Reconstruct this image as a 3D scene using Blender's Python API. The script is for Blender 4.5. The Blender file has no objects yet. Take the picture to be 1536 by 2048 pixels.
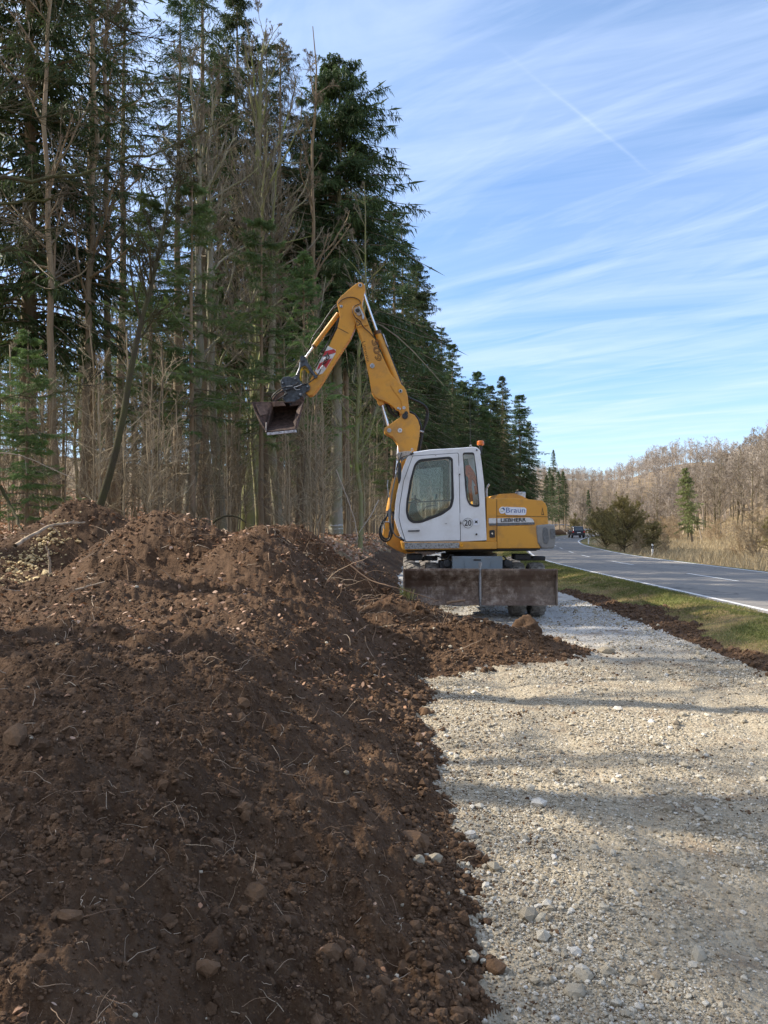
import bpy, bmesh, math, random
import numpy as np
from mathutils import Vector, Matrix

# ------------------------------------------------------------------ camera, sky, sun, exposure
SC = bpy.context.scene
COL = SC.collection
EYE = 1.65
PITCH = math.atan(22 / 1536)
cam_d = bpy.data.cameras.new('camera')
cam = bpy.data.objects.new('camera', cam_d)
COL.objects.link(cam)
cam_d.sensor_fit = 'VERTICAL'
cam_d.sensor_height = 24.0
cam_d.lens = 24.0 * 1536 / 2048
cam_d.clip_start = 0.05
cam_d.clip_end = 3000
cam.location = (0, 0, EYE)
cam.rotation_euler = (math.pi / 2 + PITCH, 0, 0)
SC.camera = cam

SUN_EL = math.radians(38)
SUN_AZ = math.radians(-77)          # from +Y towards +X: the sun stands to the left, a little ahead
sd = Vector((math.sin(SUN_AZ) * math.cos(SUN_EL), math.cos(SUN_AZ) * math.cos(SUN_EL), math.sin(SUN_EL)))
sun_d = bpy.data.lights.new('sun', 'SUN')
sun_d.energy = 4.7
sun_d.angle = math.radians(0.55)
sun_d.color = (1.0, 0.91, 0.77)
sun = bpy.data.objects.new('sun', sun_d)
COL.objects.link(sun)
sun.rotation_euler = sd.to_track_quat('Z', 'Y').to_euler()
SC.view_settings.view_transform = 'Standard'
SC.view_settings.look = 'None'
SC.view_settings.gamma = 1
SC.view_settings.exposure = 0.86
SC.view_settings.use_curve_mapping = False
SC.render.engine = 'CYCLES'
SC.cycles.max_bounces = 6
SC.cycles.transparent_max_bounces = 12
SC.cycles.use_denoising = True
SC.cycles.denoising_prefilter = 'FAST'

world = bpy.data.worlds.new('World')
SC.world = world
world.use_nodes = True


class NT:
    """small helper to write node trees compactly"""
    def __init__(s, tree):
        s.t = tree
        s.t.nodes.clear()

    def n(s, kind, **kw):
        nd = s.t.nodes.new(kind)
        for k, v in kw.items():
            if k.startswith('i_'):
                key = k[2:]
                key = int(key) if key.isdigit() else key.replace('_', ' ')
                sock = nd.inputs[key]
                if isinstance(v, bpy.types.NodeSocket):
                    s.t.links.new(v, sock)
                else:
                    sock.default_value = v
            else:
                setattr(nd, k, v)
        return nd

    def math(s, op, a, b=None, c=None, clamp=False):
        nd = s.t.nodes.new('ShaderNodeMath')
        nd.operation = op
        nd.use_clamp = clamp
        for i, v in enumerate((a, b, c)):
            if v is None:
                continue
            if isinstance(v, bpy.types.NodeSocket):
                s.t.links.new(v, nd.inputs[i])
            else:
                nd.inputs[i].default_value = v
        return nd.outputs[0]

    def mix(s, fac, a, b, blend='MIX'):
        nd = s.t.nodes.new('ShaderNodeMix')
        nd.data_type = 'RGBA'
        nd.blend_type = blend
        for i, v in ((0, fac), (6, a), (7, b)):
            if isinstance(v, bpy.types.NodeSocket):
                s.t.links.new(v, nd.inputs[i])
            else:
                if i and len(v) == 3:
                    v = (*v, 1)
                nd.inputs[i].default_value = v
        return nd.outputs[2]

    def ramp(s, fac, stops):
        nd = s.t.nodes.new('ShaderNodeValToRGB')
        s.t.links.new(fac, nd.inputs[0])
        cr = nd.color_ramp
        while len(cr.elements) > 1:
            cr.elements.remove(cr.elements[-1])
        for i, (p, c) in enumerate(stops):
            e = cr.elements[0] if i == 0 else cr.elements.new(p)
            e.position = p
            if not hasattr(c, '__len__'):
                c = (c, c, c)
            e.color = (*c, 1)
        return nd.outputs[0]

    def noise(s, vec, scale, detail=4, rough=.55, dist=0.0):
        nd = s.t.nodes.new('ShaderNodeTexNoise')
        s.t.links.new(vec, nd.inputs['Vector'])
        nd.inputs['Scale'].default_value = scale
        nd.inputs['Detail'].default_value = detail
        nd.inputs['Roughness'].default_value = rough
        nd.inputs['Distortion'].default_value = dist
        return nd.outputs[0]


w = NT(world.node_tree)
sky = w.n('ShaderNodeTexSky', sky_type='NISHITA', sun_disc=False, sun_elevation=SUN_EL, sun_rotation=SUN_AZ,
          altitude=400, air_density=1.1, dust_density=0.6, ozone_density=1.6)
tc = w.n('ShaderNodeTexCoord')
sep = w.n('ShaderNodeSeparateXYZ', i_0=tc.outputs['Generated'])
zc = w.math('ADD', w.math('MAXIMUM', sep.outputs[2], 0.0), 0.05)
cx = w.math('DIVIDE', sep.outputs[0], zc)
cy = w.math('DIVIDE', sep.outputs[1], zc)
plane = w.n('ShaderNodeCombineXYZ', i_0=cx, i_1=cy)


def cloud_layer(rot, sx, sy, scale, seed, lo, hi, detail=6, dist=.3):
    mp = w.n('ShaderNodeMapping', i_Vector=plane.outputs[0])
    mp.inputs['Rotation'].default_value = (0, 0, math.radians(rot))
    mp.inputs['Location'].default_value = (seed, seed * .7, seed * .3)
    mp2 = w.n('ShaderNodeMapping', i_Vector=mp.outputs[0])
    mp2.inputs['Scale'].default_value = (sx, sy, 1)
    nz = w.noise(mp2.outputs[0], scale, detail, .6, dist)
    return w.ramp(nz, [(lo, 0.0), (hi, 1.0)])


streak = cloud_layer(26, .30, 1.25, 1.3, 3.1, .42, .80, 8, .9)
streak2 = cloud_layer(44, .40, 1.7, 1.9, 8.7, .44, .80, 8, 1.1)
veil = cloud_layer(35, .5, .9, .8, 1.7, .25, .85, 4, .6)
cl = w.math('ADD', w.math('MULTIPLY', streak, .62), w.math('MULTIPLY', streak2, .50))
cl = w.math('ADD', cl, w.math('MULTIPLY', veil, .20))
# contrail: a thin line across the cloud plane
ca, sa = math.cos(math.radians(CT_ANG := -36)), math.sin(math.radians(CT_ANG))


def pdir(px, py):
    u, v = (px - 768) / 1536, (1024 - py) / 1536
    d = Vector((u, math.cos(PITCH) - v * math.sin(PITCH), math.sin(PITCH) + v * math.cos(PITCH))).normalized()
    return d


def cplane(px, py):
    d = pdir(px, py)
    z = max(d.z, 0) + .05
    return d.x / z, d.y / z


def trail(p0, p1, width, strength):
    (ax, ay), (bx, by) = cplane(*p0), cplane(*p1)
    L = math.hypot(bx - ax, by - ay)
    ux, uy = (bx - ax) / L, (by - ay) / L
    dx, dy = w.math('SUBTRACT', cx, ax), w.math('SUBTRACT', cy, ay)
    t = w.math('ADD', w.math('MULTIPLY', dx, ux), w.math('MULTIPLY', dy, uy))
    nrm = w.math('SUBTRACT', w.math('MULTIPLY', dx, -uy), w.math('MULTIPLY', dy, -ux))
    wob = w.math('MULTIPLY', w.math('SUBTRACT', w.noise(plane.outputs[0], 6, 3), .5), width * 1.2)
    dd = w.math('DIVIDE', w.math('ABSOLUTE', w.math('ADD', nrm, wob)), width)
    prof = w.math('SUBTRACT', 1, dd, clamp=True)
    e = w.math('MULTIPLY', w.math('MULTIPLY', w.math('DIVIDE', t, L), w.math('SUBTRACT', 1, w.math('DIVIDE', t, L)), clamp=True), 4, clamp=True)
    patch = w.ramp(w.noise(plane.outputs[0], 5, 3), [(.3, .35), (.6, 1)])
    return w.math('MULTIPLY', w.math('MULTIPLY', w.math('MULTIPLY', prof, prof), e), w.math('MULTIPLY', patch, strength))


cl = w.math('ADD', cl, trail((975, 78), (1320, 360), .012, .20))
cl = w.math('ADD', cl, trail((960, 335), (1180, 60), .02, .06))
low = w.ramp(sep.outputs[2], [(0.0, .35), (.10, .9), (.35, 1.0)])
cl = w.math('MULTIPLY', cl, low, clamp=True)
cloudcol = w.mix(w.ramp(sep.outputs[2], [(0, 0), (.4, 1)]), (4.6, 5.4, 6.8), (4.3, 5.1, 6.8))
tint = w.mix(1.0, sky.outputs[0], w.ramp(sep.outputs[2], [(0, (.80, .93, 1.20)), (.18, (.82, .97, 1.23)), (.5, (.74, .99, 1.17))]), 'MULTIPLY')
skyc = w.mix(w.math('MULTIPLY', cl, .85, clamp=True), tint, cloudcol)
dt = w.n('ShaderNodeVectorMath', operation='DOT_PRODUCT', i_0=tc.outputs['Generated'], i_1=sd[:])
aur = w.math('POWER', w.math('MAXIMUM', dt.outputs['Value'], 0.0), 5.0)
bright = w.n('ShaderNodeVectorMath', operation='SCALE', i_0=(7.5, 6.7, 5.6), i_Scale=aur)      # warm glow added round the sun, out of frame, to fill the shade
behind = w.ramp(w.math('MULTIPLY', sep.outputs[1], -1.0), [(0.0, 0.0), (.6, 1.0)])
skyc = w.mix(w.math('MULTIPLY', behind, .32), skyc, (6.4, 6.3, 6.2))                              # white veil added to the unseen sky behind, as neutral fill light
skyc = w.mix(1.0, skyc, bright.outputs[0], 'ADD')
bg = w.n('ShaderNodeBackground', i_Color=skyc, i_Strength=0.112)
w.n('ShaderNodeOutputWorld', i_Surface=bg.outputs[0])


# ------------------------------------------------------------------ coordinates
def W(px, py, Y):
    """world point on the vertical plane y = Y that a photo position looks at (used to take measurements)"""
    d = pdir(px, py)
    s = Y / d.y
    return Vector((d.x * s, Y, EYE + d.z * s))


# ------------------------------------------------------------------ numpy noise
def _h(ix, iy, seed):
    h = (ix.astype(np.int64) * 374761393 + iy.astype(np.int64) * 668265263 + seed * 1442695041) & 0xffffffff
    h = ((h ^ (h >> 13)) * 1274126177) & 0xffffffff
    return ((h ^ (h >> 16)) & 0xffff) / 65535.0


def noise2(x, y, seed=0):
    x = np.asarray(x, float); y = np.asarray(y, float)
    ix, iy = np.floor(x), np.floor(y)
    fx, fy = x - ix, y - iy
    u, v = fx * fx * (3 - 2 * fx), fy * fy * (3 - 2 * fy)
    ix, iy = ix.astype(np.int64), iy.astype(np.int64)

    def g(a, b, dx, dy):
        t = _h(a, b, seed) * (2 * math.pi)
        return np.cos(t) * dx + np.sin(t) * dy
    n = (g(ix, iy, fx, fy) * (1 - u) + g(ix + 1, iy, fx - 1, fy) * u) * (1 - v) + \
        (g(ix, iy + 1, fx, fy - 1) * (1 - u) + g(ix + 1, iy + 1, fx - 1, fy - 1) * u) * v
    return n * 1.4


def sstep(a, b, x):
    t = np.clip((x - a) / (b - a), 0, 1)
    return t * t * (3 - 2 * t)


# ------------------------------------------------------------------ the lie of the land
_yy = np.arange(-200, 1400, 1.0)
_R = np.interp(_yy, [-200, 24, 36, 43, 50, 62, 75, 91, 111, 150, 179, 230, 260, 300, 350, 1400],
               [12.2, 12.3, 12.9, 13.9, 15.1, 17.0, 19.3, 23, 29, 43, 54, 74, 92, 128, 190, 1900])
_k = np.exp(-(np.arange(-12, 13) / 5.0) ** 2); _k /= _k.sum()
_R = np.convolve(np.pad(_R, 12, mode='edge'), _k, 'valid')
_Z = np.interp(_yy, [-200, 18, 37, 50, 75, 110, 180, 400], [.10, .10, -.08, -.30, -.46, -.56, -.60, -.4])
_Z = np.convolve(np.pad(_Z, 12, mode='edge'), _k, 'valid')
RW = 5.65


def Rr(y): return np.interp(y, _yy, _R)
def Zr(y): return np.interp(y, _yy, _Z)


MOUNDS = [  # x, y, top radius x, radius y, height, sharpness
    (-2.80, 9.7, 1.0, .80, 1.02, 2.0), (-2.05, 10.2, .55, .55, .55, 1.8), (-3.5, 10.4, .8, .7, .42, 1.8), (-1.7, 9.3, .6, .7, .42, 1.8),
    (-4.7, 12.2, 1.3, .9, 1.12, 2.2), (-1.35, 9.1, .90, .9, .68, 2.0), (-.7, 7.9, .5, .6, .18, 1.9),
    (-2.0, 13.8, 1.4, .9, .55, 2), (-.8, 14.4, 1.2, .8, .35, 2), (-5.6, 11.4, .9, .6, .22, 2.), (-3.2, 7.9, .8, .5, .12, 2),
    (-.45, 11.6, .8, 1.1, .15, 2),
]
TONGUE = [(.35, 10.7, .85, 1.5, .56, 2.2), (1.25, 9.75, .95, .6, .36, 2.0), (1.9, 9.75, .6, .30, .13, 2.0),
          (2.4, 9.85, .28, .12, .07, 2.0), (.6, 9.0, .6, .7, .16, 2.), (.4, 12.6, .6, .8, .30, 2.2)]


def bump(x, y, L):
    z = np.zeros_like(x)
    for (cx_, cy_, rx, ry, h, p) in L:
        r = np.sqrt(((x - cx_) / rx) ** 2 + ((y - cy_) / ry) ** 2)
        g = h * (np.clip(1.1 - np.sqrt(r * r + .06) / 1.35, 0, 1) ** 1.1 if L is MOUNDS else np.exp(-r ** p))
        z = np.maximum(z, g) + .25 * np.minimum(z, g)
    return z


def land(x, y, fine=True):
    """height and masks; x, y arrays"""
    x = np.asarray(x, float); y = np.asarray(y, float)
    rr, zr = Rr(y), Zr(y)
    xs = x - (rr - 12.3)
    zg = np.where(y < 18, 0.0, zr - .10)
    e = .40 + .12 * noise2(x * .7, y * .7, 5) + .09 * noise2(x * 3, y * 3, 6) + .05 * noise2(x * 9, y * 9, 7)
    t = e - xs
    # earth bank on the left
    p = .80 + .12 * sstep(4, 8, y) + .30 * sstep(11.5, 16, y) + .035 * np.maximum(-xs - 4, 0) + .05 * noise2(x * .6, y * .6, 11)
    slope = .60 * np.maximum(t, 0)
    k = .22
    hh = np.clip(.5 + .5 * (p - slope) / k, 0, 1)
    bank = p * (1 - hh) + slope * hh - k * hh * (1 - hh)
    bank = np.maximum(bank, 0) * (t > 0)
    m = bump(x, y, MOUNDS) * sstep(0, .8, t)
    tg = bump(x, y, TONGUE)
    tg = tg * (1 + .35 * noise2(x * 2.2, y * 2.2, 21)) - .035
    tg = np.maximum(tg, 0)
    # forest hill to the left
    hill = .09 * np.maximum(-xs - 7, 0) * sstep(14, 30, y) + .05 * np.maximum(-xs - 10, 0)
    hill = np.minimum(hill, 9 + 2 * noise2(x * .03, y * .03, 31))
    z = zg + bank + m + hill
    z = np.where(tg > 0, np.maximum(z, zg + tg + .5 * bank), z)
    # verge and ditch
    dg = .12 * noise2(x * .9, y * .9, 41)
    v1 = np.exp(-((xs - 4.65 - dg) / .28) ** 2) * (.05 + .06 * noise2(x * 1.3, y * 1.3, 42))
    v2 = np.exp(-((xs - 5.55) / .60) ** 2) * .16
    z = z + v1 + v2 + (zr - zg) * sstep(4.4, 6.5, xs)
    # under the road: kept below the asphalt sheet
    ur = sstep(6.45, 6.6, xs) * (1 - sstep(12.35, 12.5, xs))
    z = np.where(xs > 6.5, zr - .012 - .06 * ur, z)
    # right of the road
    q = xs - 12.5
    fall = .45 * sstep(.3, 2.5, q) + .15 * sstep(3, 14, q) + .12 * noise2(x * .12, y * .12, 51) * sstep(2, 6, q)
    hr = .36 * np.maximum(q - 15, 0) * sstep(108, 150, y) + .16 * np.maximum(q - 60, 0)
    hr = np.minimum(hr, 10 + 3 * noise2(x * .02, y * .02, 52))
    z = np.where(q > 0, z - fall + hr, z)
    far = .085 * np.maximum(np.hypot(x, y) - 195, 0)
    off = np.where(q > 0, q, np.maximum(-xs - 1, 0))
    far = far * (1 + .8 * sstep(.28, .42, x / np.maximum(y, 1)))
    z = z + np.minimum(far, 8 + 11 * sstep(.28, .42, x / np.maximum(y, 1)) + 4 * noise2(x * .008, y * .008, 53)) * sstep(2, 40, off)
    # zones 0 soil 1 gravel 2 verge grass 3 forest floor 4 dry field 5 shoulder
    pat = noise2(x * .55, y * .55, 61)
    n2 = .10 * noise2(x * 5, y * 5, 62) + .05 * noise2(x * 14, y * 14, 63)
    soilw = 4.22 + .28 + .65 * np.exp(-((y - 13.5) / 3.2) ** 2) + .4 * sstep(10, 5, y) + .5 * pat
    soilw = np.where(y > 19, 4.25, soilw)
    zone = np.full(x.shape, 1, np.int32)
    zone[(xs > 4.22 + n2 * .6)] = 2
    zone[(xs > 4.22 + n2 * .6) & (xs < soilw + n2)] = 0
    zone[(t + n2 > 0)] = 0
    zone[(tg > np.maximum(.004, .015 + .04 * noise2(x * 9, y * 9, 64)))] = 0
    ff = (xs < -3.6 - (y < 13) * 3 + pat) & ((y > 11) | (xs < -7)) | ((xs < -.6 + pat * .5) & (y > 17.5))
    zone[ff] = 3
    zone[(xs > 6.5)] = 5
    zone[(q > .25 + .2 * pat)] = 2
    zone[(q > 1.6 + pat)] = 4
    zone[(q > 15 + 3 * noise2(x * .1, y * .1, 54)) & (y > 114)] = 3
    zone[(q > 60)] = 3
    zone[(np.hypot(x, y) > 200) & (off > 2)] = 3
    if fine:
        s0 = (zone == 0).astype(float)
        d = -.85 * x + .3 * y   # running lines down the bank
        rough = .050 * noise2(x * 1.3, y * 1.3, 71) + .024 * noise2(x * 4.1, y * 4.1, 72) + .016 * noise2(x * 10, y * 10, 73)
        bil = .020 * (np.abs(noise2(x * 7, y * 7, 74)) * 2 - .6) + .015 * (np.abs(noise2(x * 19, y * 19, 75)) * 2 - .6) + .010 * noise2(x * 42, y * 42, 76) + .006 * noise2(x * 85, y * 85, 78) * (np.hypot(x, y) < 7)
        run = .065 * noise2(x * .7 + y * .4, (y * .93 + x * .36) * 3.6, 77) * (t > 0) * (y < 9)
        z = z + s0 * np.where(t > 0, np.clip(.25 + t * 2.5, 0, 1), np.where(xs > 4, .3, np.clip(.12 + tg * 5, 0, 1))) * (rough * (1 + .7 * sstep(.4, 1.5, t)) + bil + run)
        g0 = (zone == 1).astype(float)
        z = z - g0 * (y > -2) * .022 * (np.exp(-((xs - 1.35 - .12 * np.sin(y * .5)) / .16) ** 2) + np.exp(-((xs - 3.0 - .12 * np.sin(y * .5)) / .16) ** 2))
        z = z + g0 * (.016 * noise2(x * .9, y * .9, 81) + .007 * noise2(x * 6, y * 6, 82) + .006 * noise2(x * 25, y * 25, 83) + .003 * noise2(x * 60, y * 60, 84))
        gr = (zone == 2) & (xs < 6.5)
        z = z + gr * (.03 * noise2(x * 2.5, y * 2.5, 85) + .015 * noise2(x * 9, y * 9, 86))
        fo = (zone == 3).astype(float)
        z = z + fo * (.10 * noise2(x * .7, y * .7, 87) + .04 * noise2(x * 3, y * 3, 88))
    return z, zone, xs


def gz(x, y):
    z, _, _ = land(np.array([x]), np.array([y]))
    return float(z[0])


# ------------------------------------------------------------------ materials
MATS = {}


def mat(name, fn):
    m = bpy.data.materials.new(name)
    m.use_nodes = True
    t = NT(m.node_tree)
    out = t.n('ShaderNodeOutputMaterial')
    sh = fn(t, out)
    if sh is not None:
        t.t.links.new(sh, out.inputs[0])
    MATS[name] = m
    return m


def bsdf(t, col, rough=.8, bump=None, bs=.3, bd=.02, **kw):
    b = t.n('ShaderNodeBsdfPrincipled')
    if isinstance(col, bpy.types.NodeSocket):
        t.t.links.new(col, b.inputs['Base Color'])
    else:
        b.inputs['Base Color'].default_value = (*col, 1)
    if isinstance(rough, bpy.types.NodeSocket):
        t.t.links.new(rough, b.inputs['Roughness'])
    else:
        b.inputs['Roughness'].default_value = rough
    for k, v in kw.items():
        b.inputs[k.replace('_', ' ')].default_value = v
    if bump is not None:
        bn = t.n('ShaderNodeBump', i_Height=bump, i_Strength=bs, i_Distance=bd)
        t.t.links.new(bn.outputs[0], b.inputs['Normal'])
    return b.outputs[0]


def pos(t): return t.n('ShaderNodeNewGeometry').outputs['Position']
def obco(t): return t.n('ShaderNodeTexCoord').outputs['Object']
def att(t, name): return t.n('ShaderNodeAttribute', attribute_name=name).outputs['Fac']


def f_soil(t, o):
    p = pos(t)
    a, b, c = t.noise(p, 1.3, 5), t.noise(p, 14, 6, .7), t.noise(p, 75, 4, .7)
    col = t.ramp(b, [(.25, (.036, .019, .010)), (.5, (.083, .047, .026)), (.78, (.165, .103, .060))])
    col = t.mix(t.ramp(a, [(.45, 0), (.62, .45)]), col, (.125, .078, .048))
    col = t.mix(t.ramp(c, [(.58, 0), (.75, .6)]), col, (.25, .165, .10))
    col = t.mix(t.ramp(t.noise(p, .55, 5, .65, .8), [(.50, 0), (.60, .55)]), col, (.040, .024, .014))   # damp patches
    v = t.n('ShaderNodeTexVoronoi', i_Vector=p, i_Scale=60)
    h = t.math('ADD', t.math('MULTIPLY', b, 1.4), t.math('MULTIPLY', c, .7))
    h = t.math('SUBTRACT', h, t.math('MULTIPLY', v.outputs[0], .5))
    return bsdf(t, col, .95, h, .75, .02, Specular_IOR_Level=.15)


def f_clod(t, o):
    p = pos(t)
    b, c = t.noise(p, 18, 6, .7), t.noise(p, 90, 4, .7)
    r = att(t, 'rnd')
    col = t.mix(r, (.042, .024, .014), (.14, .084, .048))
    col = t.mix(t.ramp(b, [(.3, 0), (.8, .6)]), col, (.21, .135, .085))
    return bsdf(t, col, .95, t.math('ADD', b, c), .7, .012, Specular_IOR_Level=.15)


def f_gravel(t, o):
    p = pos(t)
    v = t.n('ShaderNodeTexVoronoi', i_Vector=p, i_Scale=42)
    v2 = t.n('ShaderNodeTexVoronoi', i_Vector=p, i_Scale=110)
    a, b = t.noise(p, .55, 4), t.noise(p, 7, 5, .65)
    hs = t.n('ShaderNodeSeparateColor', i_0=v.outputs['Color'])
    col = t.mix(hs.outputs[0], (.25, .21, .145), (.45, .39, .29))
    col = t.mix(t.ramp(b, [(.4, 0), (.62, .75)]), col, (.335, .275, .19))      # fines between the stones
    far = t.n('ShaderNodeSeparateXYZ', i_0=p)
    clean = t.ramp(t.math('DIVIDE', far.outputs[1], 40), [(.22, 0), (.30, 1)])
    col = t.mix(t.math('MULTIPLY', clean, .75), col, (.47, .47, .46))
    col = t.mix(t.ramp(t.noise(p, 1.6, 7, .72), [(.53, 0), (.66, .8)]), col, (.17, .115, .075))
    h = t.math('ADD', t.math('MULTIPLY', v.outputs[0], -1.0), t.math('MULTIPLY', v2.outputs[0], -.4))
    return bsdf(t, col, .92, h, .6, .02, Specular_IOR_Level=.2)


def f_stone(t, o):
    p = pos(t)
    r = att(t, 'rnd')
    col = t.ramp(r, [(0, (.21, .17, .12)), (.3, (.33, .285, .21)), (.6, (.41, .365, .28)), (.85, (.50, .46, .38)), (1, (.60, .57, .51))])
    b = t.noise(p, 60, 5, .7)
    col = t.mix(t.ramp(b, [(.45, 0), (.75, .5)]), col, (.27, .225, .165))
    return bsdf(t, col, .88, b, .4, .006, Specular_IOR_Level=.25)


def f_grass_ground(t, o):
    p = pos(t)
    a, b, c = t.noise(p, .8, 5, .6), t.noise(p, 9, 6, .7), t.noise(p, 60, 4, .7)
    col = t.ramp(b, [(.3, (.075, .080, .028)), (.5, (.14, .15, .045)), (.75, (.25, .22, .10))])
    col = t.mix(t.ramp(a, [(.42, 0), (.56, .85)]), col, (.26, .18, .095))
    return bsdf(t, col, .95, t.math('ADD', b, c), .7, .03, Specular_IOR_Level=.1)


def f_forest(t, o):
    p = pos(t)
    a, b, c = t.noise(p, .35, 5, .6), t.noise(p, 4.5, 6, .75), t.noise(p, 22, 4, .7)
    col = t.ramp(b, [(.3, (.11, .078, .05)), (.5, (.25, .185, .12)), (.75, (.33, .27, .19))])
    col = t.mix(t.ramp(a, [(.5, 0), (.7, .5)]), col, (.13, .12, .06))
    return bsdf(t, col, .95, t.math('ADD', b, c), .8, .05, Specular_IOR_Level=.1)


def f_field(t, o):
    p = pos(t)
    a, b = t.noise(p, .12, 5, .6), t.noise(p, 2.5, 6, .75)
    col = t.ramp(b, [(.3, (.23, .175, .105)), (.55, (.38, .30, .185)), (.8, (.50, .41, .27))])
    col = t.mix(t.ramp(a, [(.5, 0), (.65, .45)]), col, (.20, .17, .08))
    return bsdf(t, col, .95, b, .7, .08, Specular_IOR_Level=.1)


def f_asphalt(t, o):
    p = pos(t)
    a, b, c = t.noise(p, .5, 5, .6), t.noise(p, 45, 4, .8), t.noise(p, 5, 5, .6)
    col = t.mix(a, (.215, .192, .165), (.30, .272, .238))
    col = t.mix(t.ramp(b, [(.35, .5), (.6, 0)]), col, (.12, .118, .116))
    col = t.mix(t.ramp(c, [(.55, 0), (.75, .55)]), col, (.31, .28, .24))
    v = t.n('ShaderNodeTexVoronoi', i_Vector=t.n('ShaderNodeVectorMath', operation='ADD', i_0=p, i_1=t.n('ShaderNodeVectorMath', operation='SCALE', i_0=t.n('ShaderNodeTexNoise', i_Vector=p, i_Scale=1.2).outputs['Color'], i_Scale=.8).outputs[0]).outputs[0], i_Scale=.16)
    v.feature = 'DISTANCE_TO_EDGE'
    col = t.mix(t.ramp(v.outputs[0], [(.0025, .75), (.006, 0)]), col, (.07, .068, .066))            # sealed cracks
    mp = t.n('ShaderNodeMapping', i_Vector=p); mp.inputs['Scale'].default_value = (1.6, .06, 1)
    col = t.mix(t.ramp(t.noise(mp.outputs[0], 1.0, 4), [(.40, .35), (.6, 0)]), col, (.13, .125, .12))  # wheel tracks
    return bsdf(t, col, .82, b, .25, .004, Specular_IOR_Level=.3)


def f_line(t, o):
    p = pos(t)
    b = t.noise(p, 14, 6, .75)
    col = t.mix(t.ramp(b, [(.50, 0), (.68, .7)]), (.66, .65, .62), (.27, .26, .25))
    return bsdf(t, col, .7, b, .1, .003)


def paint(base, dark, rough=.38, grime=(.20, .15, .10), amt=.5, sc=3.0):
    def f(t, o):
        p = obco(t)
        a, b, c = t.noise(p, sc, 6, .65), t.noise(p, 26, 5, .7), t.noise(p, 1.1, 3, .5)
        col = t.mix(t.ramp(c, [(.35, 0), (.7, 1)]), base, dark)
        g = t.math('MULTIPLY', t.ramp(a, [(.47, 0), (.70, 1)]), amt)
        sp = t.ramp(b, [(.66, 0), (.72, amt * .8)])
        col = t.mix(g, col, grime)
        col = t.mix(sp, col, grime)
        r = t.math('ADD', t.math('MULTIPLY', a, .35), rough - .12)
        return bsdf(t, col, r, b, .04, .004)
    return f


def plain(col, rough=.6, metal=0.0, bumpy=.15, sc=30, vary=.25):
    def f(t, o):
        p = obco(t)
        b = t.noise(p, sc, 5, .65)
        c2 = t.mix(t.ramp(b, [(.38, 0), (.62, 1)]), tuple(c * (1 - vary) for c in col), tuple(min(1, c * (1 + vary)) for c in col))
        return bsdf(t, c2, rough, b, bumpy, .006, Metallic=metal)
    return f


def f_blade(t, o):
    p = obco(t)
    mp = t.n('ShaderNodeMapping', i_Vector=p)
    mp.inputs['Scale'].default_value = (1, 1, .35)
    a, b, c = t.noise(mp.outputs[0], 2.2, 8, .75), t.noise(p, 9, 8, .75), t.noise(p, 50, 4, .7)
    sp = t.n('ShaderNodeSeparateXYZ', i_0=p)
    col = t.ramp(b, [(.36, (.06, .034, .022)), (.5, (.16, .11, .078)), (.64, (.32, .265, .22))])
    col = t.mix(t.ramp(a, [(.46, 0), (.58, .85)]), col, (.075, .043, .028))
    col = t.mix(t.ramp(sp.outputs[0], [(-.0, .75), (.35, 0)]) if False else t.ramp(t.noise(p, 1.2, 3), [(.5, 0), (.7, .5)]), col, (.24, .20, .17))
    return bsdf(t, col, t.math('ADD', t.math('MULTIPLY', b, .4), .35), t.math('ADD', b, c), .3, .006, Metallic=.25)


def bark(c1, c2, moss=0.0, mosscol=(.10, .13, .03)):
    def f(t, o):
        p = obco(t)
        mp = t.n('ShaderNodeMapping', i_Vector=p)
        mp.inputs['Scale'].default_value = (1, 1, .22)
        a, b, c = t.noise(mp.outputs[0], 22, 6, .7), t.noise(p, 1.3, 5, .6), t.noise(p, 9, 4, .7)
        oi = t.n('ShaderNodeObjectInfo')
        col = t.mix(a, c1, c2)
        col = t.mix(t.math('MULTIPLY', oi.outputs['Random'], .35), col, tuple(x * .5 for x in c1))
        if moss:
            col = t.mix(t.math('MULTIPLY', t.ramp(t.math('ADD', t.math('MULTIPLY', b, .7), t.math('MULTIPLY', c, .3)), [(.42, 0), (.62, 1)]), moss), col, mosscol)
        return bsdf(t, col, .9, a, .7, .02, Specular_IOR_Level=.15)
    return f


def needles(c1, c2):
    def f(t, o):
        p = obco(t)
        oi = t.n('ShaderNodeObjectInfo')
        a = t.noise(p, .9, 4, .6)
        b = t.noise(p, 6, 3, .6)
        col = t.mix(t.ramp(t.math('ADD', t.math('MULTIPLY', a, .6), t.math('MULTIPLY', b, .4)), [(.35, 0), (.68, 1)]), c1, c2)
        hs = t.n('ShaderNodeHueSaturation', i_Color=col)
        t.t.links.new(t.math('ADD', .475, t.math('MULTIPLY', oi.outputs['Random'], .05)), hs.inputs['Hue'])
        t.t.links.new(t.math('ADD', .75, t.math('MULTIPLY', oi.outputs['Random'], .5)), hs.inputs['Value'])
        d = bsdf(t, hs.outputs[0], .62, Specular_IOR_Level=.25)
        tr = t.n('ShaderNodeBsdfTranslucent')
        t.t.links.new(hs.outputs[0], tr.inputs[0])
        mx = t.n('ShaderNodeMixShader', i_0=.28)
        t.t.links.new(d, mx.inputs[1]); t.t.links.new(tr.outputs[0], mx.inputs[2])
        return mx.outputs[0]
    return f


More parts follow.
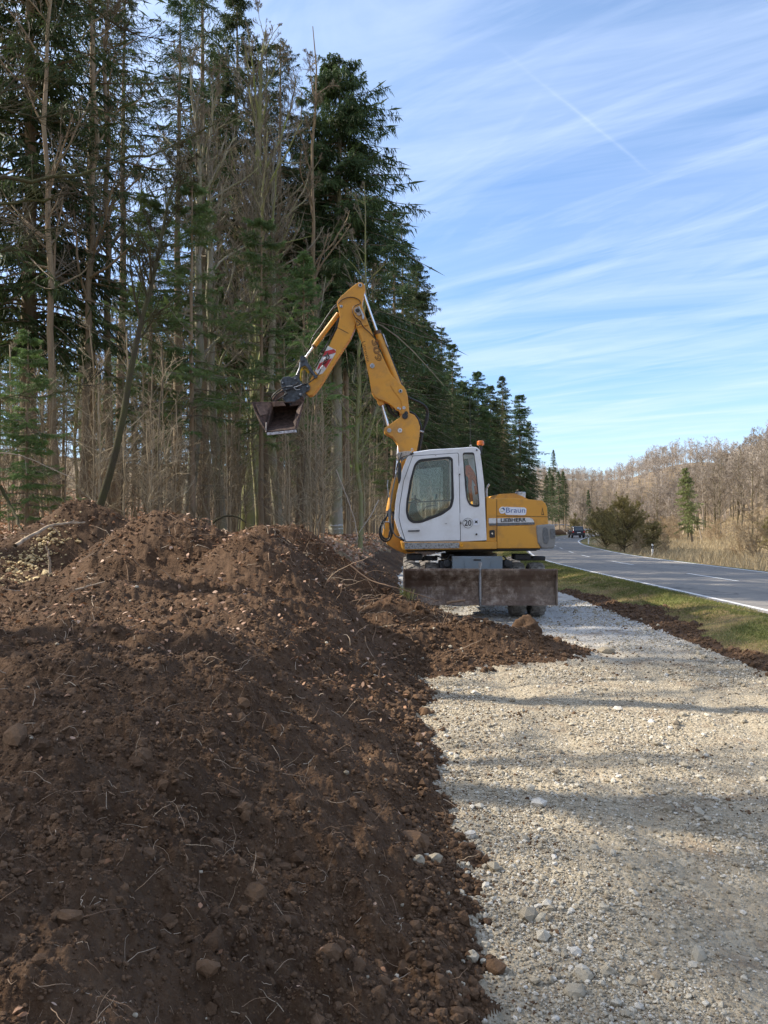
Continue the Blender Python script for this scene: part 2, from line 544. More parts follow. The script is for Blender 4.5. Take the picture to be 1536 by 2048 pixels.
def rndcol(c1, c2, c3, rough=.8, trans=0.0, attr='rnd'):
    def f(t, o):
        r = att(t, attr)
        col = t.ramp(r, [(0, c1), (.5, c2), (1, c3)])
        d = bsdf(t, col, rough, Specular_IOR_Level=.2)
        if not trans:
            return d
        tr = t.n('ShaderNodeBsdfTranslucent')
        t.t.links.new(col, tr.inputs[0])
        mx = t.n('ShaderNodeMixShader', i_0=trans)
        t.t.links.new(d, mx.inputs[1]); t.t.links.new(tr.outputs[0], mx.inputs[2])
        return mx.outputs[0]
    return f


def f_tread(t, o):
    p = obco(t)
    v = t.n('ShaderNodeTexVoronoi', i_Vector=p, i_Scale=22)
    v.feature = 'DISTANCE_TO_EDGE'
    b = t.noise(p, 20, 4)
    col = t.mix(t.ramp(v.outputs[0], [(.05, 0), (.3, 1)]), (.36, .37, .38), (.17, .18, .19))
    col = t.mix(t.ramp(b, [(.5, 0), (.7, .5)]), col, (.16, .12, .08))
    return bsdf(t, col, .45, v.outputs[0], .5, .004, Metallic=.7)


def f_tyre(t, o):
    p = obco(t)
    b = t.noise(p, 9, 6, .7)
    col = t.mix(t.ramp(b, [(.30, 0), (.58, 1)]), (.045, .043, .042), (.33, .30, .26))
    return bsdf(t, col, .9, b, .3, .01)


def f_glass(t, o):
    g = t.n('ShaderNodeBsdfPrincipled')
    g.inputs['Base Color'].default_value = (.60, .82, .80, 1)
    g.inputs['Roughness'].default_value = .02
    g.inputs['Transmission Weight'].default_value = 1
    g.inputs['IOR'].default_value = 1.0
    gl = t.n('ShaderNodeBsdfGlossy', i_Roughness=.02)
    tp = t.n('ShaderNodeBsdfTransparent')
    tp.inputs[0].default_value = (.93, .975, .97, 1)
    fr = t.n('ShaderNodeFresnel', i_IOR=1.5)
    mx = t.n('ShaderNodeMixShader')
    t.t.links.new(t.math('ADD', t.math('MULTIPLY', fr.outputs[0], .8), .01, clamp=True), mx.inputs[0])
    t.t.links.new(tp.outputs[0], mx.inputs[1]); t.t.links.new(gl.outputs[0], mx.inputs[2])
    t.t.nodes.remove(g)
    return mx.outputs[0]


def f_beacon(t, o):
    return bsdf(t, (.85, .22, .02), .2, Transmission_Weight=.35)


for nm, fn in dict(
    soil=f_soil, clod=f_clod, gravel=f_gravel, stone=f_stone, verge=f_grass_ground, forest=f_forest, field=f_field,
    asphalt=f_asphalt, roadline=f_line,
    yellow=paint((.66, .315, .035), (.61, .28, .034), .40, (.28, .16, .075), .62),
    white=paint((.78, .79, .80), (.73, .74, .76), .35, (.44, .39, .32), .32),
    greypaint=paint((.20, .24, .27), (.17, .21, .24), .45, (.18, .15, .12), .6),
    cwgrey=paint((.26, .26, .255), (.21, .21, .21), .6, (.20, .17, .14), .5),
    dark=plain((.025, .026, .028), .55), rubber=plain((.02, .02, .021), .5),
    steel=plain((.32, .33, .35), .4, .8), chrome=plain((.85, .86, .88), .12, 1.0, .0, 30, .03),
    coupler=plain((.060, .072, .085), .5, .2, .2, 18, .5), galv=plain((.42, .43, .44), .4, .7),
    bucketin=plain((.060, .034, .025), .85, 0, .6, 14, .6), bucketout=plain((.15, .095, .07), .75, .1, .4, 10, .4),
    edge=plain((.50, .50, .54), .38, .6, .3, 20, .4), blade=f_blade, tyre=f_tyre, tread=f_tread,
    red=plain((.45, .03, .035), .45, 0, .03), offwhite=plain((.62, .62, .62), .45, 0, .03, 20, .1),
    sticker=plain((.72, .74, .80), .4, 0, .0, 20, .05), ink=plain((.02, .02, .022), .5), blue=plain((.05, .11, .30), .5), mintstone=plain((.55, .55, .42), .5),
    brownink=plain((.10, .045, .015), .5), glass=f_glass, beacon=f_beacon, vest=plain((.85, .16, .03), .7),
    seat=plain((.035, .06, .065), .85), teal=plain((.03, .075, .08), .6), amber=plain((.75, .33, .01), .3),
    plasticgrey=plain((.12, .125, .13), .6), visor=plain((.40, .35, .30), .6), hoseyellow=plain((.62, .42, .03), .5),
    bark_spruce=bark((.18, .13, .095), (.36, .275, .205), .35, (.20, .21, .08)),
    bark_pine=bark((.21, .15, .10), (.36, .275, .19), .2, (.20, .21, .08)),
    bark_beech=bark((.25, .225, .18), (.42, .38, .31), .6, (.19, .21, .07)),
    bark_moss=bark((.17, .16, .10), (.32, .29, .19), .95, (.20, .23, .06)),
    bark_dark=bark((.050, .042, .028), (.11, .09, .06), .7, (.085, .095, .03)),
    twig=bark((.17, .145, .11), (.29, .25, .19)), twig_light=bark((.33, .275, .19), (.50, .43, .31)),
    twig_far=bark((.31, .255, .20), (.45, .375, .295)), twig_pale=bark((.34, .28, .215), (.46, .39, .31)), twig_olive=bark((.20, .175, .075), (.32, .27, .12)),
    twig_far_dark=bark((.12, .10, .06), (.20, .165, .10)), twig_tan=bark((.38, .285, .18), (.52, .41, .27)),
    needle=needles((.030, .052, .018), (.090, .125, .042)), needle_green=needles((.065, .105, .035), (.17, .23, .07)),
    needle_far=needles((.040, .070, .030), (.10, .135, .050)), needle_olive=needles((.13, .15, .055), (.24, .25, .10)),
    leaf=rndcol((.12, .06, .03), (.36, .20, .12), (.62, .45, .34), .7, .2),
    root=rndcol((.12, .075, .05), (.30, .20, .13), (.52, .42, .31), .85),
    grass=rndcol((.085, .10, .028), (.20, .215, .065), (.48, .38, .19), .7, .25),
    drygrass=rndcol((.28, .21, .12), (.45, .36, .22), (.60, .50, .33), .8, .3),
    reed=rndcol((.18, .145, .10), (.34, .28, .19), (.52, .44, .31), .8, .3),
    farwood=rndcol((.27, .225, .185), (.375, .32, .265), (.45, .39, .33), .9), carpaint=plain((.02, .025, .04), .2, .3, 0), carglass=plain((.05, .07, .09), .06, 0, 0), taillight=plain((.5, .01, .01), .3),
    plate=plain((.8, .8, .8), .4), postwhite=plain((.75, .75, .74), .5), postblack=plain((.02, .02, .02), .5), deadwood=plain((.36, .27, .18), .8, 0, .4, 12, .4),
    straw=plain((.55, .42, .22), .9, 0, .6, 25, .5),
).items():
    mat(nm, fn)


# ------------------------------------------------------------------ mesh helpers
def raw_mesh(name, parts, smooth=False, attrs=None):
    """parts: list of (verts (n,3), faces (m,k) int array, material name); attrs: {name: per-vertex array}"""
    mats, vs, vo = [], [], 0
    loops, starts, mi = [], [], []
    lo = 0
    for v, f, m in parts:
        if len(v) == 0 or len(f) == 0:
            continue
        if m not in mats:
            mats.append(m)
        vs.append(np.asarray(v, np.float32))
        f = np.asarray(f, np.int64)
        loops.append((f + vo).ravel())
        k = f.shape[1]
        starts.append(lo + np.arange(len(f)) * k)
        lo += f.size
        mi.append(np.full(len(f), mats.index(m)))
        vo += len(v)
    v = np.concatenate(vs); L = np.concatenate(loops); S = np.concatenate(starts); M = np.concatenate(mi)
    me = bpy.data.meshes.new(name)
    me.vertices.add(len(v)); me.vertices.foreach_set('co', v.ravel())
    me.loops.add(len(L)); me.loops.foreach_set('vertex_index', L.astype(np.int32))
    me.polygons.add(len(S)); me.polygons.foreach_set('loop_start', S.astype(np.int32))
    for m in mats:
        me.materials.append(MATS[m])
    me.polygons.foreach_set('material_index', M.astype(np.int32))
    me.polygons.foreach_set('use_smooth', np.full(len(S), smooth))
    me.update(calc_edges=True)
    if attrs:
        for k2, a in attrs.items():
            at = me.attributes.new(k2, 'FLOAT', 'POINT')
            at.data.foreach_set('value', np.asarray(a, np.float32))
    return me


def put(name, me, parent=None, loc=(0, 0, 0)):
    o = bpy.data.objects.new(name, me)
    COL.objects.link(o)
    o.location = loc
    if parent is not None:
        o.parent = parent
    return o


def tag(o, label=None, cat=None, group=None, kind=None):
    if label: o['label'] = label
    if cat: o['category'] = cat
    if group: o['group'] = group
    if kind: o['kind'] = kind
    return o


def empty(name, loc, rz=0):
    o = bpy.data.objects.new(name, None)
    COL.objects.link(o)
    o.location = loc
    o.rotation_euler = (0, 0, rz)
    o.empty_display_size = .2
    return o


def dup(root, loc, rz=0, sc=1.0, tilt=(0, 0)):
    r = root.copy(); COL.objects.link(r)
    r.location = loc; r.rotation_euler = (tilt[0], tilt[1], rz); r.scale = (sc, sc, sc)
    for ch in list(root.children):
        c = ch.copy(); COL.objects.link(c); c.parent = r
        for g_ in ch.children:
            d_ = g_.copy(); COL.objects.link(d_); d_.parent = c
    return r


def norm(a):
    return a / np.maximum(np.linalg.norm(a, axis=-1, keepdims=True), 1e-9)


def tubes(pts, rad, sides=4):
    """pts (n,s,3), rad (n,s) -> verts, quads"""
    n, s, _ = pts.shape
    tan = np.empty_like(pts)
    tan[:, 1:-1] = pts[:, 2:] - pts[:, :-2]
    tan[:, 0] = pts[:, 1] - pts[:, 0]
    tan[:, -1] = pts[:, -1] - pts[:, -2]
    tan = norm(tan)
    ref = np.where(np.abs(tan[:, :, 2:3]) > .9, np.array([1., 0, 0]), np.array([0, 0, 1.]))
    a = norm(np.cross(tan, ref)); b = np.cross(tan, a)
    th = np.arange(sides) * 2 * math.pi / sides
    v = pts[:, :, None, :] + rad[:, :, None, None] * (a[:, :, None, :] * np.cos(th)[None, None, :, None] + b[:, :, None, :] * np.sin(th)[None, None, :, None])
    idx = np.arange(n * s * sides).reshape(n, s, sides)
    i0 = idx[:, :-1, :]; i1 = idx[:, 1:, :]
    q = np.stack([i0, np.roll(i0, -1, 2), np.roll(i1, -1, 2), i1], -1).reshape(-1, 4)
    return v.reshape(-1, 3), q


def strands(P, D, L, steps, wob, up, rng):
    pts = [P]; d = norm(D)
    for i in range(steps):
        d = norm(d + wob * rng.normal(size=d.shape) + np.array([0, 0, up]))
        P = P + d * (L / steps)[:, None]
        pts.append(P)
    return np.stack(pts, 1)


def spawn(pts, rad, k, t0, t1, ang, rng, lenf, jit=.25):
    """k children on each strand: returns P, D, L, R, t"""
    n, s, _ = pts.shape
    t = rng.uniform(t0, t1, (n, k))
    f = t * (s - 1)
    i = np.minimum(f.astype(int), s - 2); fr = (f - i)[..., None]
    ii = np.arange(n)[:, None]
    P = pts[ii, i] * (1 - fr) + pts[ii, i + 1] * fr
    T = norm(pts[ii, i + 1] - pts[ii, i])
    R = rad[ii, i] * (1 - fr[..., 0]) + rad[ii, i + 1] * fr[..., 0]
    rv = norm(rng.normal(size=P.shape))
    perp = norm(rv - (rv * T).sum(-1, keepdims=True) * T)
    a = ang + jit * rng.normal(size=t.shape)
    D = T * np.cos(a)[..., None] + perp * np.sin(a)[..., None]
    plen = np.linalg.norm(np.diff(pts, axis=1), axis=-1).sum(1)
    L = plen[:, None] * lenf * (1.15 - t) * rng.uniform(.6, 1.25, t.shape)
    return P.reshape(-1, 3), D.reshape(-1, 3), L.ravel(), R.ravel(), t.ravel()


# ------------------------------------------------------------------ ground sheets
def build_ground():
    th = np.concatenate([np.arange(-180, -75, 3.0), np.arange(-75, -31.5, 1.0), np.arange(-31.5, 31.5, .092), np.arange(31.5, 75, 1.0), np.arange(75, 180, 3.0)])
    th = np.radians(th)
    r = [.22]
    while r[-1] < 20: r.append(r[-1] * 1.0064)
    while r[-1] < 120: r.append(r[-1] * 1.012)
    while r[-1] < 1100: r.append(r[-1] * 1.04)
    r = np.array(r)
    TH, RR = np.meshgrid(th, r)
    X, Y = RR * np.sin(TH), RR * np.cos(TH)
    Z, _, _ = land(X, Y)
    n, m = X.shape
    idx = np.arange(n * m).reshape(n, m)
    a = idx[:-1]; b = idx[1:]
    F = np.stack([a, np.roll(a, -1, 1), np.roll(b, -1, 1), b], -1).reshape(-1, 4)
    V = np.stack([X.ravel(), Y.ravel(), Z.ravel()], -1)
    fc = V[F].mean(1)
    _, zone, xs = land(fc[:, 0], fc[:, 1], fine=False)
    # innermost disc, under the photographer's feet
    c = len(V)
    V = np.vstack([V, [[0, 0, gz(0, 0)]]])
    zsoil = [F[zone == 0], ]
    tri = np.stack([idx[0], np.roll(idx[0], -1), np.full(m, c)], -1)
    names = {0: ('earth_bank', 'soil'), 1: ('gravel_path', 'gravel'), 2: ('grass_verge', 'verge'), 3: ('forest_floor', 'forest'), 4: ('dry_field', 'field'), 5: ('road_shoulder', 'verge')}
    for z, (nm, mt) in names.items():
        f = F[zone == z]
        if not len(f):
            continue
        parts = []
        u, inv = np.unique(f, return_inverse=True)
        parts.append((V[u], inv.reshape(f.shape), mt))
        if z == 0:
            ut, it = np.unique(tri, return_inverse=True)
            parts.append((V[ut], it.reshape(tri.shape), mt))
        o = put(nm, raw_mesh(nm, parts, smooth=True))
        tag(o, kind='structure')


build_ground()


def strip(name, x0f, x1f, ys, zoff, m, nx=2, thick=0):
    ys = np.asarray(ys, float)
    t = np.linspace(0, 1, nx)
    X = x0f(ys)[:, None] * (1 - t) + x1f(ys)[:, None] * t
    Y = np.repeat(ys[:, None], nx, 1)
    Z = Zr(Y) + zoff
    V = np.stack([X, Y, Z], -1).reshape(-1, 3)
    idx = np.arange(len(V)).reshape(len(ys), nx)
    q = np.stack([idx[:-1, :-1], idx[:-1, 1:], idx[1:, 1:], idx[1:, :-1]], -1).reshape(-1, 4)
    return V, q, m


ysr = np.concatenate([np.arange(-60, 130, 1.0), np.arange(130, 420, 3.0)])
apron = lambda y: 9 * sstep(95, 125, y) * (1 - sstep(185, 215, y))
rl = lambda y: Rr(y) - RW - .18 - apron(y)
r2 = lambda y: Rr(y) + .16
o = put('road', raw_mesh('road', [strip('road', rl, r2, ysr, .02, 'asphalt', 9)], smooth=True)); tag(o, kind='structure')
mk = []
mk.append(strip('l', lambda y: Rr(y) - RW, lambda y: Rr(y) - RW + .13, ysr[ysr < 96], .0245, 'roadline'))
mk.append(strip('r', lambda y: Rr(y) - .13, Rr, ysr, .0245, 'roadline'))
for k_ in range(-4, 22):
    y0 = 20.6 + 9.6 * k_
    mk.append(strip('c', lambda y: Rr(y) - RW / 2 - .06, lambda y: Rr(y) - RW / 2 + .06, np.linspace(y0, y0 + 3.6, 5), .0245, 'roadline'))
o = put('road_markings', raw_mesh('road_markings', mk)); tag(o, kind='structure')


# ------------------------------------------------------------------ stones, clods, leaves, roots, grass
def ico_templates(n, seed, sub=0):
    rng = np.random.default_rng(seed)
    bm = bmesh.new(); bmesh.ops.create_icosphere(bm, subdivisions=1 + sub, radius=1)
    v0 = np.array([v.co[:] for v in bm.verts]); f = np.array([[q.index for q in p.verts] for p in bm.faces]); bm.free()
    out = []
    for i in range(n):
        v = v0 * rng.uniform(.72, 1.15, (len(v0), 1))
        if sub == 0:
            for _ in range(3):      # chop flat facets
                nn = norm(rng.normal(size=3)); dd = rng.uniform(.5, .8)
                s = v @ nn
                v = np.where((s > dd)[:, None], v - (s - dd)[:, None] * nn, v)
        out.append(v)
    return np.array(out), f


def scatter_solid(name, X, Y, size, mt, seed, sink=.25, flat=(.5, .9), zfun=None, extra_rnd=None, sub=0):
    rng = np.random.default_rng(seed)
    T, F = ico_templates(10, seed, sub)
    n = len(X)
    Z, _, _ = land(X, Y)
    ti = rng.integers(0, len(T), n)
    v = T[ti] * (size[:, None, None] * .5)
    v = v * np.stack([rng.uniform(.75, 1.3, n), rng.uniform(.75, 1.2, n), rng.uniform(flat[0], flat[1], n)], -1)[:, None, :]
    a, b = rng.uniform(0, 2 * math.pi, n), rng.normal(0, .35, n)
    ca_, sa_ = np.cos(a)[:, None], np.sin(a)[:, None]
    cb, sb = np.cos(b)[:, None], np.sin(b)[:, None]
    x, y, z = v[..., 0], v[..., 1] * cb - v[..., 2] * sb, v[..., 1] * sb + v[..., 2] * cb
    x, y = x * ca_ - y * sa_, x * sa_ + y * ca_
    v = np.stack([x + X[:, None], y + Y[:, None], z + (Z + size * (.5 - sink) * .7)[:, None]], -1)
    nv = v.shape[1]
    f = (F[None] + (np.arange(n) * nv)[:, None, None]).reshape(-1, 3)
    rn = rng.uniform(0, 1, n) if extra_rnd is None else extra_rnd
    return raw_mesh(name, [(v.reshape(-1, 3), f, mt)], attrs={'rnd': np.repeat(rn, nv)})


def polar_samples(n, r0, r1, a0, a1, rng):
    r = np.exp(rng.uniform(math.log(r0), math.log(r1), n)); a = np.radians(rng.uniform(a0, a1, n))
    return r * np.sin(a), r * np.cos(a), r


rng = np.random.default_rng(5)
x, y, r = polar_samples(150000, 1.9, 17, -4, 33, rng)
_, zn, xs_ = land(x, y, fine=False)
rut = np.exp(-((xs_ - 1.35 - .12 * np.sin(y * .5)) / .2) ** 2) + np.exp(-((xs_ - 3.0 - .12 * np.sin(y * .5)) / .2) ** 2)
dens = (1 - .75 * rut) * (.25 + .75 * sstep(-.45, .5, noise2(x * .9, y * .9, 91) + .5 * noise2(x * 3.1, y * 3.1, 92)))
near_edge = np.exp(-((xs_ - .75) / .35) ** 2) + np.exp(-((xs_ - 4.0) / .25) ** 2)
ok = (zn == 1) & (rng.uniform(0, 1, len(x)) < np.maximum(dens, near_edge))
x, y, r = x[ok], y[ok], r[ok]
sz = .0085 * np.exp(rng.normal(0, .42, len(x))) * (r / 2.6) ** .45
big = rng.uniform(0, 1, len(x)) < .03
sz = np.where(big, sz * rng.uniform(1.6, 3.2, len(x)), sz)
o = put('gravel_stones', scatter_solid('gravel_stones', x, y, np.minimum(sz, .085), 'stone', 7, sink=.3)); tag(o, kind='stuff')
N_STONE = len(x)

# soil clods on bank, tongue and ditch
x, y, r = polar_samples(150000, 1.5, 22, -34, 34, rng)
_, zn, xs_ = land(x, y, fine=False)
dn = sstep(-.5, .4, noise2(x * 1.4, y * 1.4, 95))
tongue = (xs_ > .1)
ok = (zn == 0) & (rng.uniform(0, 1, len(x)) < np.where(tongue, 1, .35 + .6 * dn))
x, y, r, tongue = x[ok], y[ok], r[ok], tongue[ok]
sz = .0095 * np.exp(rng.normal(0, .55, len(x))) * (r / 3) ** .55 * np.where(tongue, 1.6, 1.0)
# crumbs strewn over the stones near the edge of the bank
x2, y2, r2_ = polar_samples(26000, 1.9, 16, -4, 33, rng)
_, zn2, xs2 = land(x2, y2, fine=False)
edge = np.exp(-np.maximum(xs2 - .4, 0) / .30) + .75 * sstep(.15, .5, noise2(x2 * 1.1, y2 * 1.6, 97)) + np.exp(-np.abs(xs2 - 4.2) / .12) + .8 * np.exp(-(((xs2 - 2.2) / 1.6) ** 2 + ((y2 - 9.0) / .5) ** 2))
ok = (zn2 == 1) & (rng.uniform(0, 1, len(x2)) < edge)
x = np.concatenate([x, x2[ok]]); y = np.concatenate([y, y2[ok]])
sz = np.concatenate([sz, .0075 * np.exp(rng.normal(0, .5, ok.sum())) * (r2_[ok] / 3) ** .6])
o = put('soil_clods', scatter_solid('soil_clods', x, y, np.minimum(sz, .12), 'clod', 8, sink=.35, flat=(.6, 1.1))); tag(o, kind='stuff')

x, y, r = polar_samples(2600, 1.8, 16, -33, 22, rng)
_, zn, xs_ = land(x, y, fine=False)
ok = (zn == 0) & (rng.uniform(0, 1, len(x)) < .12 + .5 * sstep(.0, .5, noise2(x * 1.1, y * 1.1, 99)))
x, y, r = x[ok], y[ok], r[ok]
o = put('soil_lumps', scatter_solid('soil_lumps', x, y, np.minimum(.045 * np.exp(rng.normal(0, .45, len(x))) * (r / 4) ** .4, .16), 'clod', 18, sink=.55, flat=(.6, 1.0), sub=1)); tag(o, kind='stuff')

# a few stones lying in the soil
x, y, r = polar_samples(7000, 1.6, 14, -33, 20, rng)
_, zn, xs_ = land(x, y, fine=False)
pr = .012 + .9 * np.exp(-np.abs(xs_ - .38) / .14) + .45 * (xs_ > .6) + .10 * (y > 7)
ok = (zn == 0) & (rng.uniform(0, 1, len(x)) < pr)
x, y, r = x[ok], y[ok], r[ok]
o = put('pale_stones', scatter_solid('pale_stones', x, y, np.minimum(.012 * np.exp(rng.normal(0, .5, len(x))) * (r / 2.6) ** .5, .06), 'stone', 9, sink=.2, extra_rnd=rng.uniform(.15, .8, len(x)))); tag(o, kind='stuff')


def leaf_mesh(name, X, Y, size, rnd, mt, rng, lift=.01):
    n = len(X)
    Z, _, _ = land(X, Y)
    # curled leaf: 2x3 grid
    u = np.array([[-.5, 0, 0], [-.12, -.27, .06], [-.12, .27, .08], [.22, -.24, .04], [.22, .24, .10], [.55, 0, .0]])
    F = np.array([[0, 1, 2, 2], [1, 3, 4, 2], [3, 5, 4, 4]])
    v = np.repeat(u[None], n, 0) * size[:, None, None]
    v[..., 2] *= rng.uniform(-1, 3.5, n)[:, None]
    ax = norm(rng.normal(size=(n, 3)) * np.array([.55, .55, 0]) + np.array([0, 0, 1.]))
    t1 = norm(np.cross(ax, norm(rng.normal(size=(n, 3))))); t2 = np.cross(ax, t1)
    v = v[..., 0:1] * t1[:, None] + v[..., 1:2] * t2[:, None] + v[..., 2:3] * ax[:, None]
    v += np.stack([X, Y, Z + lift + size * .15], -1)[:, None]
    base = (np.arange(n) * 6)[:, None]
    tri = np.concatenate([(np.array([[0, 1, 2]]) + base[:, None]).reshape(-1, 3), (np.array([[3, 5, 4]]) + base[:, None]).reshape(-1, 3)])
    quad = (np.array([[1, 3, 4, 2]]) + base[:, None]).reshape(-1, 4)
    vv = v.reshape(-1, 3)
    return raw_mesh(name, [(vv, tri, mt), (vv, quad, mt)], attrs={'rnd': np.tile(np.repeat(rnd, 6), 2)})


x, y, r = polar_samples(16000, 1.7, 26, -33, 12, rng)
_, zn, xs_ = land(x, y, fine=False)
hgt = bump(x, y, MOUNDS)
pr = np.where(y > 5.0, .35, .02) + .5 * (hgt > .25)
ok = (zn == 0) & (rng.uniform(0, 1, len(x)) < pr) & (xs_ < .3)
x, y, r = x[ok], y[ok], r[ok]
o = put('leaf_litter', leaf_mesh('leaf_litter', x, y, rng.uniform(.016, .038, len(x)) * np.clip(r / 4.5, .8, 2.2), rng.uniform(0, 1, len(x)) ** 1.3, 'leaf', rng)); tag(o, kind='stuff')
x, y, r = polar_samples(42000, 12, 60, -33, 12, rng)
_, zn, xs_ = land(x, y, fine=False)
ok = (zn == 3)
x, y, r = x[ok], y[ok], r[ok]
o = put('fallen_leaves', leaf_mesh('fallen_leaves', x, y, rng.uniform(.07, .13, len(x)) * np.clip(r / 20, .8, 1.6), rng.uniform(.2, 1, len(x)), 'leaf', rng, .02)); tag(o, kind='stuff')


def rootlets(name, X, Y, L, R, mt, rng, up=.5, wob=.5, steps=6):
    Z, _, _ = land(X, Y)
    P = np.stack([X, Y, Z - .01], -1)
    D = norm(rng.normal(size=P.shape) * np.array([1, 1, .4]) + np.array([0, 0, up]))
    pts = strands(P, D, L, steps, wob * .5, -.10, rng)
    zz, _, _ = land(pts[:, 1:, 0], pts[:, 1:, 1])
    pts[:, 1:, 2] = np.maximum(pts[:, 1:, 2], zz + R[:, None] * .6)
    rad = R[:, None] * np.linspace(1, .35, steps + 1)
    v, q = tubes(pts, rad, 4)
    return raw_mesh(name, [(v, q, mt)], attrs={'rnd': np.repeat(rng.uniform(0, 1, len(X)), (steps + 1) * 4)})


x, y, r = polar_samples(2600, 1.5, 18, -33, 18, rng)
_, zn, xs_ = land(x, y, fine=False)
ok = (zn == 0)
x, y, r = x[ok], y[ok], r[ok]
o = put('rootlets', rootlets('rootlets', x, y, rng.uniform(.03, .16, len(x)) * (r / 3.5) ** .6, rng.uniform(.0006, .0016, len(x)) * (r / 2.2) ** .8, 'root', rng)); tag(o, kind='stuff')
x, y = rng.uniform(-3.5, .8, 260), rng.uniform(8.5, 15, 260)
_, zn, xs_ = land(x, y, fine=False); ok = zn == 0; x, y = x[ok], y[ok]
o = put('dead_twigs', rootlets('dead_twigs', x, y, rng.uniform(.2, .7, len(x)), rng.uniform(.0025, .006, len(x)), 'root', rng, .3, .35, 7)); tag(o, kind='stuff')


def blades(name, X, Y, H, Wd, mt, rng, rnd, lean=.35):
    n = len(X)
    Z, _, _ = land(X, Y)
    a = rng.uniform(0, 2 * math.pi, n)
    w_ = np.stack([np.cos(a), np.sin(a), 0 * a], -1) * (Wd / 2)[:, None]
    P = np.stack([X, Y, Z - .01], -1)
    tip = P + np.stack([rng.normal(0, lean, n) * H, rng.normal(0, lean, n) * H, H], -1)
    mid = P * .5 + tip * .5 + np.stack([0 * H, 0 * H, H * .12], -1)
    v = np.stack([P - w_, P + w_, mid + w_ * .7, tip, mid - w_ * .7], 1).reshape(-1, 3)
    f = (np.array([[0, 1, 2, 3, 4]]) + (np.arange(n) * 5)[:, None])
    return raw_mesh(name, [(v, f, mt)], attrs={'rnd': np.repeat(rnd, 5)})


x = rng.uniform(4.2, 7.0, 130000); y = np.exp(rng.uniform(math.log(5.5), math.log(60), len(x)))
x = x + (Rr(y) - 12.3)
_, zn, xs_ = land(x, y, fine=False)
pt = noise2(x * .9, y * .9, 101)
ok = ((zn == 2) | ((zn == 5) & (xs_ < 6.4))) & (rng.uniform(0, 1, len(x)) < sstep(-.6, .1, pt) + .15)
x, y, pt = x[ok], y[ok], pt[ok]
rn = np.clip(rng.normal(.35, .2, len(x)) + .5 * sstep(.0, -.5, pt) + .35 * ((x - Rr(y) + 12.3) < 5.0), 0, 1)
o = put('verge_grass', blades('verge_grass', x, y, rng.uniform(.025, .07, len(x)) * (y / 12) ** .25, .005 * (y / 8) ** .7, 'grass', rng, rn, .6)); tag(o, kind='stuff')
# tall dry grass of the field beyond the road
y = np.exp(rng.uniform(math.log(22), math.log(150), 90000)); x = Rr(y) + rng.uniform(.9, 44, len(y))
_, zn, xs_ = land(x, y, fine=False)
q = x - Rr(y)
ok = (rng.uniform(0, 1, len(x)) < .25 + .75 * sstep(1.2, 3.5, q)) & (x / y < .62)
x, y, q = x[ok], y[ok], q[ok]
hh = rng.uniform(.25, .8, len(x)) * (.35 + .65 * sstep(1, 3.2, q)) * (1 + .5 * noise2(x * .2, y * .2, 111))
o = put('dry_grass', blades('dry_grass', x, y, hh, .012 * (y / 20) ** .9, 'drygrass', rng, rng.uniform(0, 1, len(x)), .3)); tag(o, kind='stuff')


